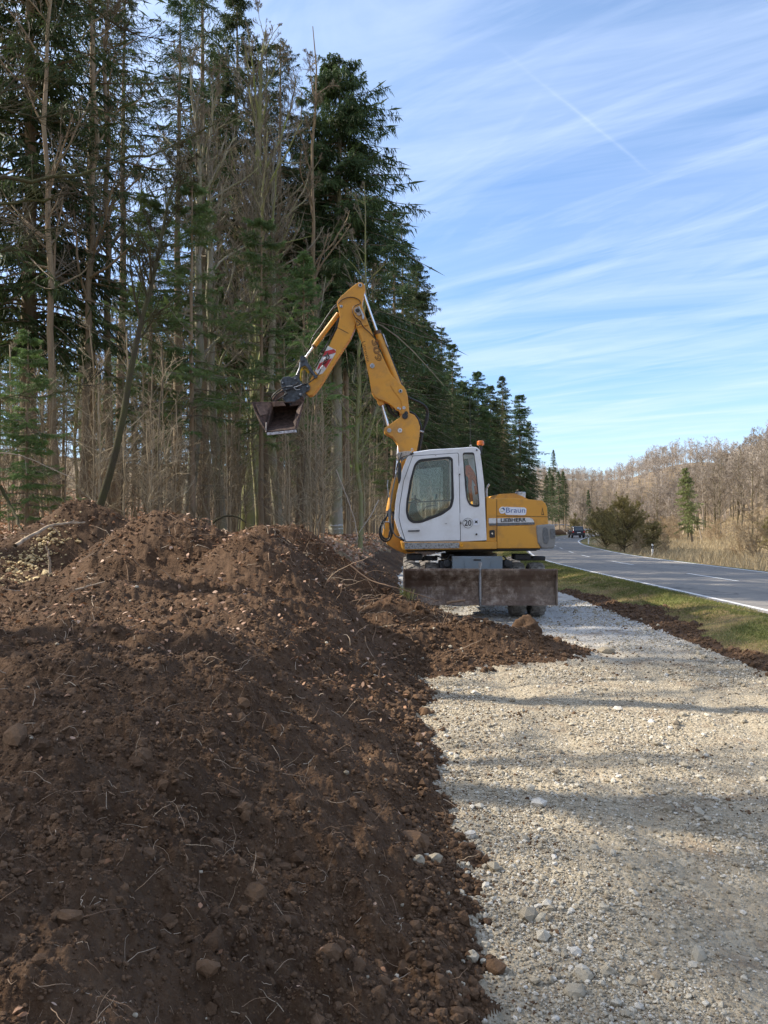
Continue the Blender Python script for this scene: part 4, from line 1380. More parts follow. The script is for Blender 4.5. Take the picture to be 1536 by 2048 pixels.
for i in range(9000):
    px = rng.uniform(1085, 1640); d = rng.uniform(112, 300)
    x = X(px, d); q = x - float(Rr(d))
    inwood = (q > 15 and d > 118) or (x - float(Rr(d)) < -RW - 4 and d > 185)
    if not inwood or not free(x, d, 3.4 + (d - 112) * .012):
        continue
    placed.append((x, d))
    u = rng.uniform()
    if px < 1200 and u < .22 and d > 185:
        k, M, lab = ('far' if u < .2 else 'far2'), SP, 'far conifer on the ridge behind the bend of the road'
    else:
        k, M, lab = ('h1' if u < .62 else 'h2' if u < .8 else 'h3'), BT, 'bare brown tree on the wooded hillside across the road'
    sc = rng.uniform(.75, 1.12) * (.66 if M is SP else .95 if px > 1250 else .66)
    plant(M[k], 'spruce_tree' if M is SP else 'bare_tree', x, d, rng.uniform(0, 6.28), sc, lab, 'tree', 'conifers on the far ridge' if M is SP else 'bare trees on the hillside across the road')
    cnt += 1
    if cnt >= 230:
        break
print('hill trees', cnt)
# the wood further back, seen as one mass
rng = np.random.default_rng(71)
tpl = [bare_data(80 + i, 13, .15, .22, 24, .36, .95, .05, (8, 6), .026, .14, lod=1) for i in range(4)]
vv, qq, off, n_s = [], [], 0, 0
rr0 = []
for i in range(9000):
    px = rng.uniform(1060, 1660); d = math.exp(rng.uniform(5.05, 6.02)); x = X(px, d); q = x - float(Rr(d))
    if not (q > 18 or x - float(Rr(d)) < -RW - 6 and d > 195) or not free(x, d, 2.6):
        continue
    placed.append((x, d))
    pt, pc = tpl[i % 4]
    a = rng.uniform(0, 6.28); s = rng.uniform(.7, 1.05) * (.55 + .45 * float(sstep(1190, 1330, px)))
    ca_, sa_ = math.cos(a) * s, math.sin(a) * s
    Rm = np.array([[ca_, -sa_, 0], [sa_, ca_, 0], [0, 0, s]])
    z0 = gz(x, d) - .1
    c_ = rng.uniform()
    for v, q_, m in pt + pc:
        vv.append(v @ Rm.T + np.array([x, d, z0])); qq.append(q_ + off); off += len(v); rr0.append(np.full(len(v), c_))
    n_s += 1
    if n_s >= 900:
        break
o = put('far_wood', raw_mesh('far_wood', [(np.concatenate(vv), np.concatenate(qq), 'farwood')], attrs={'rnd': np.concatenate(rr0)})); tag(o, kind='stuff')
print('far wood', n_s)
# brush along the foot of the hillside
cnt = 0
for i in range(3000):
    px = rng.uniform(1240, 1600); d = rng.uniform(84, 150); x = X(px, d); q = x - float(Rr(d))
    if not (11 < q < 19 and d > 104) or abs(px - 1390) < 30 or not free(x, d, 2.6):
        continue
    placed.append((x, d))
    plant(BT['shrub2'], 'bush', x, d, rng.uniform(0, 6.28), rng.uniform(.8, 1.3), 'pale bush at the foot of the wooded hillside', 'bush', 'bushes at the foot of the hillside')
    cnt += 1
    if cnt >= 30:
        break


# ------------------------------------------------------------------ helpers for machines
def fin(name, bm, m, parent, off=(0, 0, 0), bevel=0, smooth=False, seg=2, ang=35):
    """link one bmesh as one part; vertices are given in world coordinates"""
    bmesh.ops.recalc_face_normals(bm, faces=bm.faces)
    me = bpy.data.meshes.new(name)
    bm.to_mesh(me); bm.free()
    o0 = Vector(parent_origin(parent))
    me.transform(Matrix.Translation(-o0))
    for mm in (m if isinstance(m, (list, tuple)) else [m]):
        me.materials.append(MATS[mm])
    if smooth:
        for p in me.polygons:
            p.use_smooth = True
    o = put(name, me, parent)
    if bevel:
        b = o.modifiers.new('bevel', 'BEVEL'); b.width = bevel; b.segments = seg; b.limit_method = 'ANGLE'; b.angle_limit = math.radians(ang)
        if smooth: b.harden_normals = True
    return o


def parent_origin(p):
    v = Vector((0, 0, 0))
    while p is not None:
        v += Vector(p.location); p = p.parent
    return v


def ext_bm(bm, pts, d):
    """extrude polygon pts (3D, planar) by vector d into bm"""
    vs = [bm.verts.new(p) for p in pts]
    f = bm.faces.new(vs)
    r = bmesh.ops.extrude_face_region(bm, geom=[f])
    bmesh.ops.translate(bm, verts=[e for e in r['geom'] if isinstance(e, bmesh.types.BMVert)], vec=d)
    return bm


def ext(name, px, Y0, Y1, m, parent, bevel=.012, Yt=None, smooth=False, seg=2):
    """outline measured on the photograph at depth Yt (default Y0), made a solid from Y0 to Y1"""
    bm = bmesh.new()
    pts = [W(x, y, Yt or Y0) for x, y in px]
    ext_bm(bm, [Vector((p.x, Y0, p.z)) for p in pts], Vector((0, Y1 - Y0, 0)))
    return fin(name, bm, m, parent, bevel=bevel, smooth=smooth, seg=seg)


def cyl_bm(bm, p0, p1, r0, r1=None, sides=20):
    p0, p1 = Vector(p0), Vector(p1)
    d = p1 - p0
    M = Matrix.Translation((p0 + p1) / 2) @ d.to_track_quat('Z', 'Y').to_matrix().to_4x4()
    bmesh.ops.create_cone(bm, cap_ends=True, segments=sides, radius1=r0, radius2=r0 if r1 is None else r1, depth=d.length, matrix=M)


def cyl(name, p0, p1, r, m, parent, r1=None, sides=20, bevel=0):
    bm = bmesh.new(); cyl_bm(bm, p0, p1, r, r1, sides)
    return fin(name, bm, m, parent, bevel=bevel)


def box_bm(bm, x0, x1, y0, y1, z0, z1):
    M = Matrix.Translation(((x0 + x1) / 2, (y0 + y1) / 2, (z0 + z1) / 2)) @ Matrix.Diagonal((x1 - x0, y1 - y0, z1 - z0, 1))
    bmesh.ops.create_cube(bm, size=1, matrix=M)


def box(name, x0, x1, y0, y1, z0, z1, m, parent, bevel=.01):
    bm = bmesh.new(); box_bm(bm, x0, x1, y0, y1, z0, z1)
    return fin(name, bm, m, parent, bevel=bevel)


def smooth_path(pts, n=6):
    pts = [Vector(p) for p in pts]
    P = [pts[0] * 2 - pts[1]] + pts + [pts[-1] * 2 - pts[-2]]
    out = []
    for i in range(1, len(P) - 2):
        for k in range(n):
            t = k / n
            a, b, c, d = P[i - 1], P[i], P[i + 1], P[i + 2]
            out.append(.5 * ((2 * b) + (c - a) * t + (2 * a - 5 * b + 4 * c - d) * t * t + (3 * b - a - 3 * c + d) * t ** 3))
    out.append(pts[-1])
    return out


def hose(name, pts, r, m, parent, n=6, sides=8):
    lists = pts if isinstance(pts[0], list) else [pts]
    parts = []
    for L in lists:
        pp = np.array([[p[:] for p in smooth_path(L, n)]])
        v, q = tubes(pp, np.full(pp.shape[:2], r), sides)
        parts.append((v - np.array(parent_origin(parent)[:]), q, m))
    return put(name, raw_mesh(name, parts, smooth=True), parent)


def ray_poly(c, ang, poly):
    dx, dy = math.cos(ang), math.sin(ang)
    best = None
    for i in range(len(poly)):
        (x1, y1), (x2, y2) = poly[i], poly[(i + 1) % len(poly)]
        ex, ey = x2 - x1, y2 - y1
        den = dx * ey - dy * ex
        if abs(den) < 1e-9: continue
        t = ((x1 - c[0]) * ey - (y1 - c[1]) * ex) / den
        u = ((x1 - c[0]) * dy - (y1 - c[1]) * dx) / den
        if t > 0 and -1e-6 <= u <= 1 + 1e-6 and (best is None or t > best):
            best = t
    return (c[0] + dx * best, c[1] + dy * best)


def ring_plate(name, outer, inner, Y0, Y1, m, parent, bevel=0, Yt=13.2, c=None):
    if c is None:
        c = (sum(p[0] for p in inner) / len(inner), sum(p[1] for p in inner) / len(inner))
    angs = sorted({round(math.atan2(p[1] - c[1], p[0] - c[0]), 4) for p in list(outer) + list(inner)} | {round(-math.pi + i * math.pi / 20, 4) for i in range(40)})
    O = [ray_poly(c, a, outer) for a in angs]; I = [ray_poly(c, a, inner) for a in angs]
    bm = bmesh.new()
    def vt(p, Y):
        q = W(p[0], p[1], Yt); return bm.verts.new((q.x, Y, q.z))
    n = len(angs)
    A = [[vt(p, Y) for p in L] for Y in (Y0, Y1) for L in (O, I)]  # O0 I0 O1 I1
    for i in range(n):
        j = (i + 1) % n
        bm.faces.new((A[0][i], A[0][j], A[1][j], A[1][i]))
        bm.faces.new((A[2][i], A[3][i], A[3][j], A[2][j]))
        bm.faces.new((A[0][i], A[2][i], A[2][j], A[0][j]))
        bm.faces.new((A[1][i], A[1][j], A[3][j], A[3][i]))
    return fin(name, bm, m, parent, bevel=bevel)


def rounded(poly, r=6, n=4):
    """round the corners of a 2D polygon"""
    out = []
    N = len(poly)
    for i in range(N):
        p0, p1, p2 = Vector(poly[i - 1]), Vector(poly[i]), Vector(poly[(i + 1) % N])
        a, b = (p0 - p1), (p2 - p1)
        rr = min(r, a.length * .45, b.length * .45)
        A, B = p1 + a.normalized() * rr, p1 + b.normalized() * rr
        for k in range(n + 1):
            t = k / n
            q = A * (1 - t) ** 2 + p1 * 2 * t * (1 - t) + B * t * t
            out.append((q.x, q.y))
    return out


def inset(poly, d):
    """move the outline of a roughly convex polygon inwards by d"""
    cx_ = sum(p[0] for p in poly) / len(poly); cy_ = sum(p[1] for p in poly) / len(poly)
    out = []
    for x, y in poly:
        L = math.hypot(x - cx_, y - cy_)
        out.append((x - (x - cx_) / L * d * 1.15, y - (y - cy_) / L * d * 1.15))
    return out


def text_on(name, s, O, U, V, Y, m, parent, bold=0.0, outline=0.0, depth=.002):
    """lettering as flat raised mesh: O bottom-left, U along the text, V upwards (photo measures at depth Y)"""
    cu = bpy.data.curves.new(name, 'FONT')
    cu.body = s; cu.offset = bold; cu.resolution_u = 3
    if outline:
        cu.fill_mode = 'NONE'; cu.bevel_depth = outline; cu.bevel_resolution = 0
    tmp = bpy.data.objects.new(name, cu); COL.objects.link(tmp)
    dg = bpy.context.evaluated_depsgraph_get()
    me = bpy.data.meshes.new_from_object(tmp.evaluated_get(dg))
    bpy.data.objects.remove(tmp); bpy.data.curves.remove(cu)
    co = np.empty(len(me.vertices) * 3); me.vertices.foreach_get('co', co); co = co.reshape(-1, 3)
    mn, mx = co.min(0), co.max(0)
    o_, u_, v_ = W(*O, Y), W(O[0] + U[0], O[1] + U[1], Y), W(O[0] + V[0], O[1] + V[1], Y)
    Uv, Vv = np.array((u_ - o_)[:]), np.array((v_ - o_)[:])
    t = (co - mn) / np.maximum(mx - mn, 1e-6)
    P = np.array(o_[:]) + t[:, :1] * Uv + t[:, 1:2] * Vv
    P[:, 1] = Y - t[:, 2] * depth
    P -= np.array(parent_origin(parent)[:])
    me.vertices.foreach_set('co', P.ravel())
    me.materials.clear(); me.materials.append(MATS[m])
    me.update()
    return put(name, me, parent)


# ------------------------------------------------------------------ the wheeled excavator
EX = empty('wheeled_excavator', (1.58, 14.45, 0))
tag(EX, 'yellow wheeled excavator with white cab, raised boom and brown dozer blade', 'excavator')
YF = 13.2       # near side of the cab and hood
# undercarriage
box('chassis', 1.22, 2.02, 13.35, 16.5, .52, 1.02, 'dark', EX, .03)
tb = ext('tool_box', [(905, 1113), (1005, 1113), (1005, 1160), (905, 1160)], 13.12, 13.34, 'greypaint', EX, .008)
ext('tool_box_door', [(928.5, 1116), (981, 1116), (981, 1129), (979, 1131), (979, 1160), (930, 1160), (930, 1131), (928.5, 1129)], 13.105, 13.13, 'greypaint', tb, .004)
ext('handle', rounded([(947, 1118.5), (962, 1118.5), (962, 1121.5), (947, 1121.5)], 1), 13.10, 13.11, 'dark', tb, 0)
bm = bmesh.new(); cyl_bm(bm, (1.6, 14.45, 1.0), (1.6, 14.45, 1.2), .44, sides=40); cyl_bm(bm, (1.6, 14.45, 1.0), (1.6, 14.45, 1.08), .52, sides=40)
fin('slewing_ring', bm, 'dark', EX)
for ya in (13.66, 16.1):
    bm = bmesh.new(); cyl_bm(bm, (.6, ya, .475), (2.6, ya, .475), .10); box_bm(bm, 1.35, 1.9, ya - .2, ya + .2, .33, .72)
    fin('axle', bm, 'dark', EX, bevel=.01)
for x0, x1 in ((.40, .95), (2.30, 2.86)):
    bm = bmesh.new(); box_bm(bm, x0, x0 + .28, 13.5, 13.9, 1.0, 1.10); box_bm(bm, x0 + .05, x1, 13.6, 13.7, .985, 1.03)
    box_bm(bm, x0 + .33, x1, 13.6, 13.85, .99, 1.06)
    fin('mudguard', bm, 'dark', EX, bevel=.015)
for x0, x1 in ((.97, 1.2), (2.04, 2.22)):
    bm = bmesh.new(); box_bm(bm, x0, x1, 13.3, 13.8, .62, .99); cyl_bm(bm, ((x0 + x1) / 2, 13.25, .95), ((x0 + x1) / 2, 13.4, .95), .07)
    fin('blade_bracket', bm, 'dark', EX, bevel=.02)
hose('chassis_hoses', [[W(868, 1118, 13.6), W(872, 1112, 13.5), W(888, 1116, 13.5), W(895, 1108, 13.5), W(905, 1114, 13.4)], [W(840, 1119, 13.6), W(853, 1113, 13.5), W(866, 1121, 13.5)], [W(893, 1130, 13.3), W(898, 1112, 13.3), W(908, 1110, 13.3)],
                       [W(862, 1099, 13.9), W(880, 1103, 13.9), W(893, 1098, 13.9)], [W(1008, 1130, 13.3), W(1012, 1118, 13.3), W(1006, 1112, 13.3)]], .014, 'rubber', EX)


def tyre(name, x0, x1, yc, zc, R, parent, m='tyre', lugs=22):
    wd = x1 - x0; xm = (x0 + x1) / 2
    bm = bmesh.new()
    prof = [(-.36, .52), (-.46, .66), (-.50, .80), (-.47, .92), (-.38, .965), (0, .985), (.38, .965), (.47, .92), (.50, .80), (.46, .66), (.36, .52)]
    N = 48
    rings = [[bm.verts.new((xm + a * wd, yc + R * b * math.cos(2 * math.pi * i / N), zc + R * b * math.sin(2 * math.pi * i / N))) for a, b in prof] for i in range(N)]
    for i in range(N):
        for j in range(len(prof) - 1):
            bm.faces.new((rings[i][j], rings[i][j + 1], rings[(i + 1) % N][j + 1], rings[(i + 1) % N][j]))
    for k in range(lugs):
        for s in (-1, 1):
            a0 = 2 * math.pi * (k + (.5 if s > 0 else 0)) / lugs
            pl = [(-.02, .0, -.03), (-.02, .0, .085), (.28, .10, .19), (.28, .10, .10), (.49, .16, .17), (.49, .16, .29)]
            q = [(-.03, 0.0), (-.03, .10), (.25, .14), (.49, .20), (.49, .09), (.25, .02)]
            top, bot = [], []
            for (u, da) in q:
                an = a0 + da
                for lst, rr in ((top, 1.0), (bot, .94)):
                    r_ = R * (rr if abs(u) < .4 else rr - .035)
                    lst.append(bm.verts.new((xm + s * u * wd, yc + r_ * math.cos(an), zc + r_ * math.sin(an))))
            try:
                bm.faces.new(top)
                for i in range(6):
                    bm.faces.new((top[i], top[(i + 1) % 6], bot[(i + 1) % 6], bot[i]))
            except ValueError:
                pass
    return fin(name, bm, m, parent)


def rim(x0, x1, yc, zc, r, parent, m='greypaint'):
    bm = bmesh.new(); cyl_bm(bm, (x0, yc, zc), (x1, yc, zc), r, sides=28); cyl_bm(bm, (x0 - .03, yc, zc), (x1 + .03, yc, zc), r * .4, sides=16)
    return fin('rim', bm, m, parent)


for yc in (13.67, 16.1):
    for x0, x1 in ((.405, .645), (.735, .965), (2.235, 2.47), (2.565, 2.82)):
        w_ = empty('wheel', (x0 - 1.58, yc - 14.45, .475)); w_.parent = EX
        tyre('tyre', x0, x1, yc, .475, .478, w_); rim(x0 + .03, x1 - .03, yc, .475, .25, w_)

# dozer blade: two curved halves with a joint between
sec = [(12.60, .885), (12.575, .875), (12.60, .80), (12.655, .70), (12.675, .60), (12.665, .48), (12.63, .38), (12.58, .305)]
BL = empty('dozer_blade', (1.585 - 1.58, 12.6 - 14.45, .3)); BL.parent = EX
for x0, x1, dz in ((.345, 1.560, 0), (1.595, 2.815, -.004)):
    bm = bmesh.new()
    sec2 = [(y + .035, z) for y, z in sec[::-1]]
    ext_bm(bm, [Vector((x0, y, z + dz)) for y, z in sec + sec2], Vector((x1 - x0, 0, 0)))
    fin('blade_plate', bm, 'blade', BL, bevel=.004)
    bm = bmesh.new(); cyl_bm(bm, (x0 + .01, 12.60, .885 + dz), (x1 - .01, 12.60, .885 + dz), .018, sides=10)
    fin('top_rail', bm, 'blade', BL)
bm = bmesh.new(); box_bm(bm, 2.815, 2.835, 12.54, 12.72, .30, .895); box_bm(bm, .325, .345, 12.54, 12.72, .30, .895); fin('end_plate', bm, 'blade', BL, bevel=.004)
bm = bmesh.new(); cyl_bm(bm, (1.578, 12.62, .40), (1.578, 12.62, .97), .022, sides=12); cyl_bm(bm, (1.578, 12.60, .30), (1.578, 12.60, .42), .016, sides=10); cyl_bm(bm, (1.578, 12.62, .95), (1.578, 12.62, 1.0), .03, sides=12)
fin('hinge_pin', bm, 'steel', BL)
bm = bmesh.new()
for xx in (1.0, 2.15):
    box_bm(bm, xx - .06, xx + .06, 12.69, 13.6, .42, .56)
box_bm(bm, 1.0, 2.15, 12.70, 12.80, .44, .56)
fin('push_arms', bm, 'dark', BL, bevel=.01)

# revolving deck
ext('deck_beam', [(802.5, 1084.5), (994, 1083), (994, 1098), (806, 1100.5)], YF - .01, 15.6, 'yellow', EX, .012)
ext('tread_plate', [(809, 1085.5), (918.5, 1085), (918.5, 1096.5), (809.5, 1098.5)], YF - .022, YF - .008, 'tread', EX, .003)
cyl('side_reflector', W(923, 1090, 13.17), W(923, 1090, 13.2), .030, 'amber', EX)
ext('deck_underside', [(815, 1101), (1080, 1098.5), (1080, 1103), (815, 1105)], 13.5, 15.3, 'dark', EX, 0, Yt=YF)
hoodp = [(973, 1083), (973.5, 994), (975.5, 992.5), (981, 996.5), (989, 998), (992.5, 996.5), (1030, 996), (1062, 999), (1084, 1001), (1091, 1006), (1094.5, 1014), (1097, 1050), (1080, 1054), (1079, 1083)]
HD = ext('engine_hood', hoodp, YF + .012, 15.62, 'yellow', EX, .05, Yt=YF, seg=4)
ext('hood_top', rounded([(990, 997), (1000, 987.5), (1031, 986), (1050, 993), (1062, 1000), (990, 1000)], 1.5), 13.42, 15.2, 'yellow', EX, .012, Yt=13.3)
ext('side_door', [(994.5, 1052.5), (1072, 1051.5), (1074, 1071), (1076, 1086), (1082, 1096.5), (994.5, 1097)], YF - .012, 13.9, 'yellow', EX, .012)
ext('hood_lower_edge', [(994.5, 1096), (1082, 1096), (1080, 1100), (994.5, 1100)], YF + .03, 15.4, 'dark', EX, 0, Yt=YF)
bm = bmesh.new()
for pl in ([(993.2, 998), (994.3, 998), (994.3, 1084), (993.2, 1084)], [(994, 1031.5), (1096, 1033), (1096, 1034), (994, 1032.7)]):
    ps = [W(x, y, YF) for x, y in pl]
    ext_bm(bm, [Vector((p.x, YF + .0085, p.z)) for p in ps], Vector((0, .01, 0)))
fin('hood_seam', bm, 'brownink', HD)
CW = ext('counterweight', [(1072.5, 1050.5), (1100, 1048), (1109, 1049.5), (1110.5, 1053), (1112, 1080), (1109, 1097), (1085, 1098), (1076, 1086), (1073, 1066)], YF - .03, 15.68, 'cwgrey', EX, .05, seg=4)
ext('rear_light', rounded([(1100.5, 1057.5), (1110, 1058), (1111, 1077), (1101.5, 1077.5)], 1.5), YF - .042, YF, 'plasticgrey', CW, .004)
ext('light_recess', rounded([(1086, 1056), (1091, 1054), (1096, 1058), (1098, 1080), (1094, 1089), (1087, 1086), (1085, 1070)], 4), YF - .040, YF, 'plasticgrey', CW, .006)
# lettering and stripes on the hood
ext('white_stripe', rounded([(994.8, 1036.5), (1058, 1035), (1065, 1037.5), (1069, 1044.5), (994.8, 1046)], 1.2), YF - .001, YF + .02, 'offwhite', HD, 0)
ext('grey_stripe', [(994.8, 1046.2), (1069, 1044.8), (1069.5, 1049), (994.8, 1052)], YF - .001, YF + .02, 'plasticgrey', HD, 0)
ext('white_stripe', [(977.5, 1036.5), (992.5, 1036.3), (992.5, 1046.5), (977.5, 1046.8)], YF - .001, YF + .02, 'offwhite', HD, 0)
ext('grey_stripe', [(978.5, 1047), (992.5, 1046.8), (992.5, 1050.8), (978.5, 1051)], YF - .001, YF + .02, 'plasticgrey', HD, 0)
text_on('maker_lettering', 'LIEBHERR', (1001.5, 1044.5), (51, -1.5), (0, -7.6), YF - .003, 'ink', HD, bold=.035)
ext('sticker', rounded([(1009, 1013.5), (1050, 1015), (1053, 1018), (1052, 1029), (1047, 1030.5), (1011, 1029.5)], 3), YF - .001, YF + .02, 'sticker', HD, 0)
ext('sticker', rounded([(997.5, 1020), (1001, 1014), (1009, 1013), (1012, 1020), (1009, 1027), (1001, 1027.5)], 3), YF - .003, YF + .02, 'sticker', HD, 0)
text_on('owner_lettering', 'Braun', (1012.3, 1025.3), (38, 0), (0, -10), YF - .003, 'blue', HD)
bm = bmesh.new()
for (ax_, ay_, rr_) in ((1004, 1020, 4.2),):
    pr = [(ax_ + rr_ * math.cos(a * .785), ay_ + rr_ * math.sin(a * .785)) for a in range(8)]
ring_plate('emblem', pr, [(ax_ + 2.6 * math.cos(a * .785), ay_ + 2.6 * math.sin(a * .785)) for a in range(8)], YF - .006, YF - .003, 'mintstone', HD, Yt=YF)
bm.free()
ext('emblem', rounded([(1004, 1015.5), (1008, 1015), (1010.5, 1020.5), (1008.5, 1021)], 1), YF - .007, YF - .003, 'blue', HD, 0)
ring_plate('warning_triangle', [(1085, 1014.5), (1088.5, 1030), (1083, 1030)], [(1085.1, 1018.5), (1086.9, 1028.6), (1084.2, 1028.6)], YF + .009, YF + .02, 'brownink', HD, Yt=YF)
ext('door_lock', rounded([(979, 1060.5), (989.5, 1060), (990, 1075), (979.5, 1075.5)], 2), YF - .004, YF + .02, 'dark', HD, .002)
cyl('door_lock', W(984.5, 1067, YF - .012), W(984.5, 1067, YF), .014, 'chrome', HD)
# air intake and exhaust
AI = cyl('air_intake', W(1040.5, 994.5, 13.7) + Vector((0, 0, -.03)), W(1040.5, 984, 13.7), .095, 'galv', EX, bevel=.01, sides=28)
cyl('intake_neck', W(1040, 1000, 13.7), W(1040, 993, 13.7), .05, 'dark', AI if False else EX)
hose('exhaust_pipe', [W(973, 1000, 14.3), W(973, 985, 14.3), W(973.5, 977, 14.3), W(977, 970.5, 14.3), W(979, 968.5, 14.3)], .022, 'galv', EX)
# right-hand tank beyond the boom
ext('tank_box', rounded([(806, 1083), (808, 1058), (820, 1052), (880, 1050), (970, 1046), (970, 1083)], 3), 14.85, 15.6, 'yellow', EX, .03, Yt=14.85)

# ---- cab
cabF = [(789, 1035), (790.5, 1010), (793.5, 988), (803.5, 942), (814, 916), (819, 909.5), (826, 905.5), (861, 899.5), (921, 896.5), (921.5, 1083), (807, 1084.5), (798, 1062)]
cabR = [(921, 896.5), (945, 894.5), (954, 895.5), (959, 900.5), (961.5, 912), (964, 930), (968.5, 969), (973.5, 1080.5), (921.5, 1083)]
doorO = [(825.5, 912.5), (914.5, 906.5), (916.5, 908.5), (918, 960), (920.5, 1080.5), (811.5, 1082.5), (802, 1052), (798.5, 1035), (800, 1010), (808, 962)]
win = rounded([(838, 918.5), (899, 913), (905.5, 917), (908, 998), (903.5, 1016), (884, 1030), (842, 1046), (824, 1046.5), (815, 1038), (811.5, 1024), (813, 1000), (820, 960), (829, 928)], 6)
win2 = rounded([(925.5, 905), (948, 904.5), (953, 940), (959.5, 1013), (950, 1014.5), (939, 1010), (933, 998), (930.5, 977)], 4)
CAB = empty('cab', (1.0 - 1.58, 13.7 - 14.45, 1.2)); CAB.parent = EX
winB = [(x + (x - 860) * .05, y + (y - 980) * .05) for x, y in win]
for s, (ya, yb) in enumerate(((13.212, 13.27), (14.13, 14.19))):
    ring_plate('side_frame', cabF, winB, ya, yb, 'white', CAB, Yt=YF, c=(862, 975), bevel=.006)
    ring_plate('side_frame', cabR, win2, ya, yb, 'white', CAB, Yt=YF, c=(941, 960), bevel=.006)
DR = ring_plate('door', doorO, win, 13.196, 13.211, 'white', CAB, Yt=YF, c=(862, 975), bevel=.004)
ring_plate('window_rubber', win, inset(win, 4.6), 13.19, 13.204, 'rubber', DR, Yt=YF, c=(862, 975))
ring_plate('window_rubber', win2, inset(win2, 3.4), 13.203, 13.216, 'rubber', CAB, Yt=YF, c=(941, 960))
ext('window_pane', inset(win, 4), 13.205, 13.209, 'glass', DR, 0, Yt=YF)
ext('window_pane', inset(win2, 3), 13.222, 13.226, 'glass', CAB, 0, Yt=YF)
ext('window_pane', inset(winB, 1), 14.15, 14.155, 'glass', CAB, 0, Yt=YF)
ext('window_pane', inset(win2, 1), 14.15, 14.155, 'glass', CAB, 0, Yt=YF)
doorX = [(825.0, 911.4), (915, 905.4), (917.6, 907.6), (919.2, 960), (921.6, 1081.4), (810.7, 1083.6), (801, 1052.5), (797.4, 1035), (799, 1010), (807, 961.5)]
ring_plate('door_seam', doorX, inset(doorO, 0.3), 13.2075, 13.214, 'ink', CAB, Yt=YF, c=(862, 975))
# bright raised lip under the window, handle, hinges
dh = ext('door_handle', rounded([(815.5, 1057.5), (818, 1055), (838, 1055), (840.5, 1058), (840, 1061.5), (838, 1064), (816, 1064)], 2), 13.185, 13.2, 'white', DR, .004, Yt=YF)
ext('handle_grip', rounded([(815.8, 1060.5), (840, 1059.5), (838.5, 1063.3), (816.3, 1063.8)], 1.2), 13.181, 13.19, 'plasticgrey', dh, .001, Yt=YF)
for hx, hy in ((918.8, 940), (921.2, 1034)):
    ext('hinge', rounded([(hx - 1.5, hy - 8), (hx + 1.5, hy - 8), (hx + 1.8, hy + 8), (hx - 1.2, hy + 8)], 1), 13.18, 13.2, 'white', DR, .002, Yt=YF)
bm = bmesh.new()
for hx, hy in ((919.3, 948.5), (922, 1046)):
    cyl_bm(bm, W(hx, hy, 13.17), W(hx, hy, 13.2), .012, sides=10)
for hx, hy, rr_ in ((871.5, 911, .006), (893, 1047, .006), (890.5, 1047, .006), (953, 1068.5, .017)):
    cyl_bm(bm, W(hx, hy, 13.175), W(hx, hy, 13.213), rr_, sides=12)
cyl_bm(bm, W(953.5, 900, 13.19), W(953.5, 900, 13.22), .014, sides=12)
fin('cab_bolts', bm, 'dark', CAB)
ext('roof', [(817, 912), (820, 906.5), (828, 903), (861, 898.5), (921, 895), (945, 893), (955, 894), (960.5, 900), (962.5, 908), (826, 911)], 13.225, 14.18, 'white', CAB, .03, Yt=YF, seg=3)
ext('front_panel', [(789.5, 1035), (795, 1035), (812, 1083), (807, 1084), (798, 1062)], 13.26, 14.14, 'white', CAB, .01, Yt=YF)
ext('floor', [(800, 1074), (972, 1072), (973, 1082), (806, 1083.5)], 13.26, 14.14, 'plasticgrey', CAB, .01, Yt=YF)
ext('rear_wall', [(966.5, 1000), (970, 1000), (973, 1080), (969, 1080)], 13.26, 14.14, 'white', CAB, .005, Yt=YF)
ext('rear_window', [(959.5, 905), (960.3, 905), (968, 1000), (967.2, 1000)], 13.26, 14.14, 'glass', CAB, 0, Yt=YF)
ext('windscreen', [(819.5, 912), (820.5, 912), (792, 1035), (791, 1035)], 13.27, 14.13, 'glass', CAB, 0, Yt=YF)
for ya in (13.272, 14.08):
    ext('front_pillar', [(817, 912), (824, 912), (800, 1000), (796, 1035), (789.8, 1035), (792, 1005), (804, 944)], ya, ya + .05, 'white', CAB, .006, Yt=YF)
sg = [(935.8 + 10.3 * math.cos(a * math.pi / 16), 1046 + 10.3 * math.sin(a * math.pi / 16)) for a in range(32)]
s1 = ext('speed_sign', sg, 13.203, 13.215, 'ink', CAB, 0, Yt=YF)
ext('sign_face', [(935.8 + (x - 935.8) * .94, 1046 + (y - 1046) * .94) for x, y in sg], 13.200, 13.2035, 'offwhite', s1, 0, Yt=YF)
text_on('sign_number', '20', (928.8, 1051.8), (14, 0), (0, -12), 13.1985, 'ink', s1, bold=.02)
s2 = ext('warning_sign', rounded([(947, 1037), (957.5, 1037), (957.5, 1050.5), (947, 1050.5)], 1.5), 13.203, 13.215, 'sticker', CAB, 0, Yt=YF)
for pl in ([(949, 1040.5), (951, 1041.5), (954, 1041.5), (956, 1040.5), (954.6, 1043.5), (956, 1047), (954, 1046), (951, 1046), (949, 1047), (950.4, 1043.5)],):
    ext('sign_figure', pl, 13.2005, 13.2035, 'ink', s2, 0, Yt=YF)
